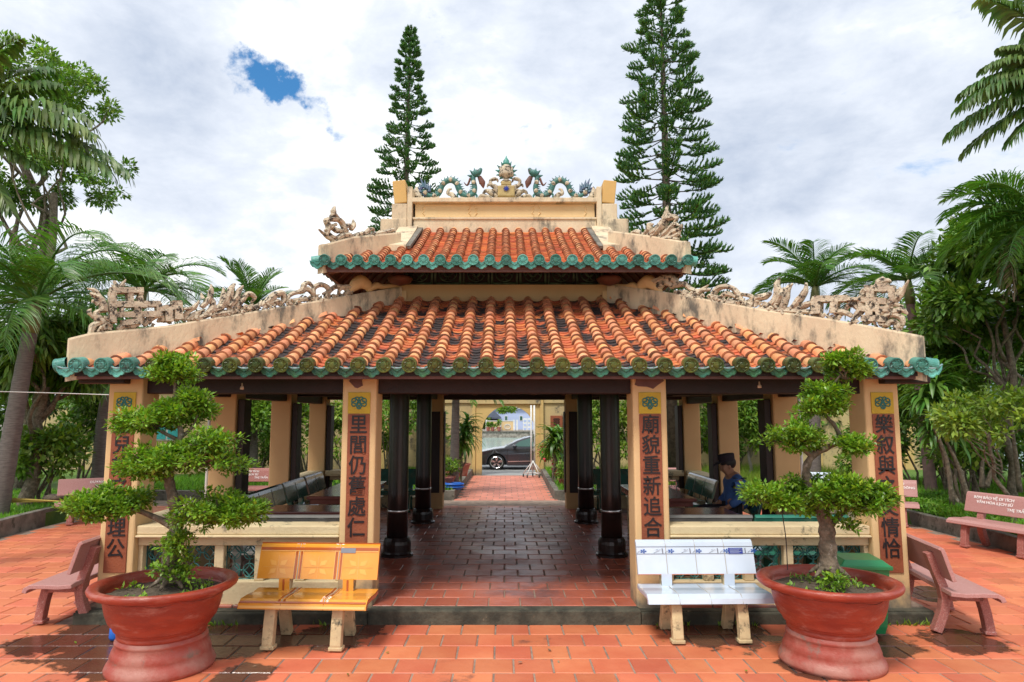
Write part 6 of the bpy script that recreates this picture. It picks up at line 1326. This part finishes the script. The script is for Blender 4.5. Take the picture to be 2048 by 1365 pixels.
# house corner with turquoise window, seen past the left pillar
HS = thing('yellow_house', 'pale yellow building with a turquoise window beyond the left pillars', 'building', (at(340, 900, 21).x, 21, 0)); p = at(335, 860, 21)
b = MB(); b.box(p.x - 1.8, p.x + 1.3, 21, 22.6, -.1, 2.9); part('wall', b, YWALL, HS); b = MB(); b.box(p.x - 2.0, p.x + 1.5, 20.8, 22.7, 2.9, 3.05); part('roof', b, KERBM, HS)
b = MB(); b.box(p.x - .42, p.x + .42, 20.97, 20.998, p.z - .32, p.z + .28); wf = part('window', b, WHITEP, HS)
for k in (-1, 1): b = MB(); b.box(p.x + k * .2 - .17, p.x + k * .2 + .17, 20.955, 20.968, p.z - .28, p.z + .24); part('pane', b, mat('turquoise_pane', (.06, .42, .42), .3), wf)
# stand of white poles on castors
ST = thing('pole_stand', 'white metal pole on a splayed castor base inside the gateway', 'stand', (at(1066, 950, 21.9).x, 21.9, 0)); q = wloc(ST)
for k in (-.05, .05): b = MB(); b.tube([(k, 0, .22), (k, 0, 2.25)], .028, 8); part('pole', b, WHITEP, ST, world=False, smooth=True)
b = MB(); b.tube([(-.05, 0, 1.25), (.05, 0, 1.25)], .03, 6); b.tube([(0, -.02, 1.1), (0, -.02, 1.35)], .04, 8); part('clamp', b, STEEL, ST, world=False)
for k in range(5):
    a = k * 1.2566 + .3; e_ = (.32 * math.cos(a), .32 * math.sin(a), .1); b = MB(); b.tube([(0, 0, .5), e_], .018, 6); b.tube([(0, 0, .14), e_], .016, 6); lg = part('leg', b, WHITEP, ST, world=False, smooth=True)
    b = MB(); b.tube([(e_[0] - .02, e_[1], .04), (e_[0] + .02, e_[1], .04)], .045, 10); part('castor', b, RUB, lg, world=False)
# pots of flowers on the planted strips
FLW = mat('red_flower', (.55, .02, .05), .5, rnd=.2)
def flowerpot(label, px, py, y, r=.2, h=.28, flowers=False, plant=True, z=.16):
    p = at(px, py, y); p.z = z; t = thing('flower_pot', label, 'pot', p, group='clay flower pots beside the garden path'); b = MB(); b.lathe([(r * .62, 0), (r * .8, h * .5), (r, h * .9), (r * 1.08, h * .9), (r * 1.08, h), (r * .95, h), (r * .9, h * .85), (.01, h * .84)], 20, capt=False); part('bowl', b, POTB, t, world=False, smooth=False)
    if plant:
        c = (p.x, p.y, z + h + r * .9); C, R_ = sub_clumps(c, (r * 1.3, r * 1.3, r * 1.1), 12, r * .45); foliage('foliage', C, R_, 700, .08, .018, [LMID, LYEL], t, .2, mi=(NR.random(700) < .3).astype(int))
        if flowers: foliage('blossom', C, R_ * 1.1, 40, .07, .035, FLW, t, .8)
    return t
flowerpot('clay pot nearest the hose on the left strip', 892, 975, 16.7, .22, .3); flowerpot('clay pot behind the hose pot on the left strip', 905, 955, 18, .22, .3, plant=False); flowerpot('clay pot near the gate on the left strip', 922, 935, 19.8, .26, .4)
flowerpot('clay pot of red flowers on the right strip', 1120, 950, 19.3, .24, .3, True); flowerpot('clay pot at the pavilion end of the right strip', 1132, 960, 17.0, .2, .22)
C, R_ = sub_clumps(at(1113, 905, 19.2), (.42, .4, .38), 14, .16); t = thing('flowering_bush', 'bush with small red flowers below the strap leaved plant right of the gate', 'bush', at(1113, 905, 19.2)); foliage('foliage', C, R_, 1500, .09, .02, [LMID, LYEL], t, .2, mi=(NR.random(1500) < .3).astype(int)); foliage('blossom', C, R_ * 1.15, 90, .07, .04, FLW, t, .9)

# ------------------------------------------------------------------ car on the road
CR = thing('parked_car', 'black sedan parked across the gateway, facing left', 'car', (at(993, 930, 25.05).x, 25.95, -.03)); CR.scale = (.92, .92, .84)
Lc, Wc = 4.5, .88
side = [(-.86, .42), (-.90, .52), (-.86, .66), (-.70, .76), (-.1, .90), (.25, .97), (.75, 1.24), (1.25, 1.41), (1.8, 1.45), (2.5, 1.40), (3.05, 1.16), (3.35, 1.02), (3.62, .98), (3.68, .8), (3.66, .5), (3.6, .32)]
def arc(cx_, r, a0=math.pi, n=10): return [(cx_ - r * math.cos(math.pi * i / n), .33 + r * math.sin(math.pi * i / n)) for i in range(n + 1)]
under = [(3.4, .2), (3.02, .2)] + list(reversed(arc(2.68, .37))) + [(2.3, .18), (.42, .18)] + list(reversed(arc(0, .37))) + [(-.42, .2), (-.78, .22)]
low = [(-.86, .42), (-.90, .52), (-.86, .66), (-.70, .76), (-.1, .90), (.30, .95), (.9, .96), (2.6, .99), (3.35, 1.02), (3.62, .98), (3.68, .8), (3.66, .5), (3.6, .32)]
b = MB(); out_ = low + under; n = len(out_)
b.prism(out_, lambda p: (p[0], -Wc + (.05 if p[1] > .8 else .0), p[1]), lambda p: (p[0], Wc - (.05 if p[1] > .8 else 0), p[1])); body = part('body', b, CARP, CR, world=False, bevel=.035)
cab = [(.30, .95), (.82, 1.25), (1.3, 1.41), (1.8, 1.45), (2.5, 1.40), (3.05, 1.17), (3.3, 1.02)]
b = MB(); n = len(cab); V = []
for s in (-1, 1): V += [(x, s * (.82 - (z - .95) * .42), z) for x, z in cab]
b.add(V, [(i, i + 1, n + i + 1, n + i) for i in range(n - 1)] + [tuple(range(n - 1, -1, -1)), tuple(range(n, 2 * n))]); part('cabin', b, CARP, CR, world=False, bevel=.03)
def glassp(pts):
    b = MB(); m_ = len(pts); f = lambda p, o: (p[0], -(.82 - (p[1] - .95) * .42) - o, p[1]); b.add([f(p, .004) for p in pts] + [f(p, .014) for p in pts], [tuple(range(m_, 2 * m_))] + [(i, (i + 1) % m_, m_ + (i + 1) % m_, m_ + i) for i in range(m_)]); return b
part('window', glassp([(.62, 1.0), (1.62, 1.0), (1.62, 1.36), (1.30, 1.34), (.95, 1.23)]), CARG, CR, world=False); part('window', glassp([(1.70, 1.0), (2.55, 1.0), (2.65, 1.2), (2.35, 1.34), (1.70, 1.37)]), CARG, CR, world=False)
b = MB(); b.box(-.5, 3.15, -.66, .66, .2, .72); part('underbody', b, INK, CR, world=False)
b = MB(); f = lambda x, y, z: (x, y, z); b.add([(.34, -.70, .985), (.34, .70, .985), (1.18, .58, 1.385), (1.18, -.58, 1.385)], [(0, 1, 2, 3)]); b.v = [(x - .012, y, z + .012) for x, y, z in b.v]; part('windscreen', b, CARG, CR, world=False)
for s in (-1, 1):
    for cx_ in (0, 2.68):
        b = MB(); b.tube([(cx_, s * .70, .32), (cx_, s * .86, .32)], .32, 28); wh = part('wheel', b, RUB, CR, world=False, bevel=.02)
        b = MB(); b.tube([(cx_ + .235 * math.cos(a), s * .865, .32 + .235 * math.sin(a)) for a in np.linspace(0, 6.283, 25)], .018, 6)
        for k in range(5):
            a = k * 1.2566 + .3
            for da in (-.16, .16): b.bar((cx_ + .03 * math.cos(a), s * .868, .32 + .03 * math.sin(a)), (cx_ + .23 * math.cos(a + da), s * .868, .32 + .23 * math.sin(a + da)), .03, .022, (0, 1, 0))
        part('rim', b, CHROME, wh, world=False)
b = MB(); b.ball((-.66, -.74, .66), .20, .12, .075, 12, 8); part('headlight', b, LAMPG, CR, world=False, smooth=True)
b = MB(); b.ball((-.66, .74, .66), .20, .12, .075, 12, 8); part('headlight', b, LAMPG, CR, world=False, smooth=True)
b = MB(); b.ball((.72, -.96, 1.02), .09, .11, .065, 12, 8); part('wing_mirror', b, CARP, CR, world=False, smooth=True)
b = MB(); b.bar((.45, -.895, .36), (2.25, -.895, .40), .02, .035); part('side_trim', b, CHROME, CR, world=False)
b = MB(); b.box(1.38, 1.60, -.905, -.872, .845, .875); b.ball((1.49, -.885, .86), .09, .012, .05, 12, 6); part('door_handle', b, CHROME, CR, world=False)
for xx in (.42, 1.66): b = MB(); b.box(xx - .006, xx + .006, -.884, -.86, .3, .93); part('door_gap', b, INK, CR, world=False)

# ------------------------------------------------------------------ far bank across the river
FY = 99.0; s_ = FY / F
QW = thing('river_wall', 'rubble stone embankment wall on the far side of the river', 'wall', (0, FY - 1, -1)); b = MB(); z0 = at(1010, 864, FY).z
b.box(-30, 30, FY - 1, FY, -1.3, z0); part('stone_face', b, mat('rubble', (.36, .33, .28), .95, (.16, .14, .12), 2.5, bump=1, bs=4), QW); b = MB(); b.box(-30, 30, FY - 1.15, FY + .1, z0, z0 + .05); part('coping', b, KERBM, QW)
FN = thing('house_fence', 'yellow walled fence with white frames in front of the blue house', 'fence', (0, FY + 1, z0)); pz = lambda py: at(1010, py, FY + 1).z; pxx = lambda px: at(px, 850, FY + 1).x
b = MB(); b.box(pxx(973), pxx(1028), FY + .9, FY + 1.1, pz(863), pz(843)); part('wall', b, YWALL, FN)
for px in (973, 1001, 1028, 1034): b = MB(); b.box(pxx(px) - .12, pxx(px) + .12, FY + .8, FY + 1.2, pz(864), pz(840)); part('post', b, WHITEP, FN)
b = MB(); b.box(pxx(972), pxx(1029), FY + .85, FY + 1.15, pz(843), pz(841.6)); part('rail', b, WHITEP, FN)
for px in (987, 1015):
    b = MB(); b.tube([(pxx(px) + .45 * math.cos(a), FY + .86, pz(854) + .34 * math.sin(a)) for a in np.linspace(0, 6.283, 17)], .05, 5)
    for k in range(-2, 3): b.bar((pxx(px) + k * .16, FY + .86, pz(859)), (pxx(px) + k * .16, FY + .86, pz(848)), .03, .03, (0, 1, 0))
    part('grille', b, WHITEP, FN)
for a, c in ((1046, 1054), (1055, 1063)):
    b = MB(); b.box(pxx(a), pxx(c), FY + .95, FY + 1.05, pz(863), pz(837)); gp = part('gate_leaf', b, WHITEP, FN)
    for py in (842, 850, 858): b = MB(); b.box(pxx(a) + .1, pxx(c) - .1, FY + .92, FY + .948, pz(py + 2.4), pz(py - 2)); part('panel', b, BLUEW, gp)
HB = thing('blue_house', 'pale blue house with a small tiled porch across the river', 'building', (pxx(1020), FY + 8, z0)); y = FY + 8; ph = lambda px, py: at(px, py, y)
b = MB(); b.box(ph(985, 0).x, ph(1090, 0).x, y, y + 6, ph(0, 866).z, ph(0, 818).z); part('wall', b, BLUEW, HB); b = MB(); b.box(ph(983, 0).x, ph(1092, 0).x, y - .4, y + 6.2, ph(0, 818).z, ph(0, 813).z); part('roof_edge', b, WHITEP, HB)
b = MB(); rx0, rx1 = ph(976, 0).x, ph(1003, 0).x; b.prism([(rx0, ph(0, 835).z), (rx1, ph(0, 835).z), ((rx0 + rx1) / 2, ph(0, 822).z)], lambda p: (p[0], y - 1.6, p[1]), lambda p: (p[0], y - .01, p[1])); part('porch_roof', b, mat('slate', (.09, .11, .16), .7), HB)
b = MB(); b.box(ph(983, 0).x, ph(999, 0).x, y - .06, y - .01, ph(0, 864).z, ph(0, 838).z); part('door', b, INK, HB)
for px in (1012, 1040): b = MB(); b.box(ph(px - 3, 0).x, ph(px + 3, 0).x, y - .05, y - .01, ph(0, 842).z, ph(0, 832).z); wv = part('window', b, WHITEP, HB); b = MB(); b.box(ph(px - 2.2, 0).x, ph(px + 2.2, 0).x, y - .08, y - .052, ph(0, 841).z, ph(0, 833).z); part('pane', b, CARG, wv)
for lab, px, r in (('round clipped potted bush on the far bank, by the fence grille', 998, .45), ('small potted plant left of the round bush on the far bank', 985, .3), ('potted plant near the fence corner on the far bank', 976, .3)):
    p = at(px, 864, FY - .3); t = thing('potted_bush', lab, 'potted plant', (p.x, FY - .3, z0 + .12), group='potted plants on the far bank'); b = MB(); b.lathe([(.2, 0), (.3, .5), (.32, .55), (.01, .55)], 12, (0, 0, 0), capt=False); part('bowl', b, POTB, t, world=False); C, R_ = sub_clumps((p.x, FY - .3, z0 + .7 + r), (r, r, r), 10, r * .5); foliage('foliage', C, R_, 350, .2, .06, LMID, t, .3)
p = at(1015, 818, 30); C, R_ = sub_clumps(p, (.42, .4, .16), 12, .16); t = thing('street_tree', 'low hanging leafy branch seen at the top of the arch, over the street', 'tree', (p.x, 30, 0)); foliage('crown', C, R_, 900, .12, .03, [LMID, LYEL], t, .2, mi=(NR.random(900) < .4).astype(int)); b = MB(); branchy(b, (p.x + 2.4, 30, 0), p + Vector((2.4, 0, .8)), .12, .08); branchy(b, p + Vector((2.4, 0, .7)), p, .05, .02); part('trunk', b, BARK, t, smooth=True)
for lab, px, py, rx in (('dark tree left of the blue house across the river', 968, 846, 16), ('tree behind the blue house across the river', 1075, 815, 26), ('tree far left on the opposite bank', 900, 820, 40), ('tree far right on the opposite bank', 1150, 820, 40)):
    y = FY + 12; c = at(px, py, y); k = y / F; tree('bank_tree', lab, 'tree', (c.x, y, z0), c, (rx * k, 1.5, rx * k * .9), LDARK, .5, .16, 1500, nclump=16, f=.8, trunk=.2, second=LMID, group='trees on the far bank', limbs=4)
# trees beyond the street close the view at the sides
for i, (lab, x, y, r) in enumerate((('dense dark tree beyond the wall, far left', -15, 25, 3.2), ('dense tree beyond the wall, left of the teal window house', -10, 24.5, 2.2), ('tree beyond the wall behind the left side pillars', -6.2, 24.6, 1.7), ('tree beyond the wall behind the right side pillars', 6.4, 24.6, 1.9), ('dense tree beyond the wall on the right', 10.5, 24.5, 2.4), ('dense dark tree beyond the wall, far right', 15.5, 25, 3.4))):
    tree('broadleaf_tree', lab, 'tree', (x, y, 0), (x, y, r * 1.05), (r, r * .8, r * .9), LDARK, .22, .06, 6000, nclump=34, f=r * .22, trunk=.14, second=LMID, group='trees beyond the garden wall')

# a scatter of fallen leaves and weeds at the foot of the plinth
n = 60; P = np.stack([NR.uniform(-6, 6, n), NR.uniform(4.2, 6.4, n), np.full(n, .0)], 1); D = rdir(n); D[:, 2] *= .08
o = link('fallen_leaves', leafmesh('fallen_leaves', P, D, np.array([0, 0, 1.0]) + rdir(n) * .2, .03 + .03 * NR.random(n), .008 + .006 * NR.random(n), [LYEL, LDRY], .2, mi=(NR.random(n) < .6).astype(int)), None); o['label'] = 'fallen leaves scattered on the clay paving in front'; o['category'] = 'leaves'; o['kind'] = 'stuff'
n = 500; xx = NR.uniform(-3.9, 3.9, n); kp = np.array([abs(x) > 1.3 and noise.noise(Vector((x * 2.2, 3.3, 0))) > .08 for x in xx]); xx = xx[kp]; n = len(xx)
P = np.stack([xx, 6.47 - .03 * NR.random(n), np.full(n, -.015)], 1); D = rdir(n) * .5; D[:, 2] = abs(D[:, 2]) + .5; D[:, 1] -= .3
o = link('weeds', leafmesh('weeds', P, D, rdir(n), .03 + .05 * NR.random(n), .006 + .005 * NR.random(n), LMID, .2), None); o['label'] = 'small weeds growing along the foot of the mossy plinth'; o['category'] = 'weeds'; o['kind'] = 'stuff'
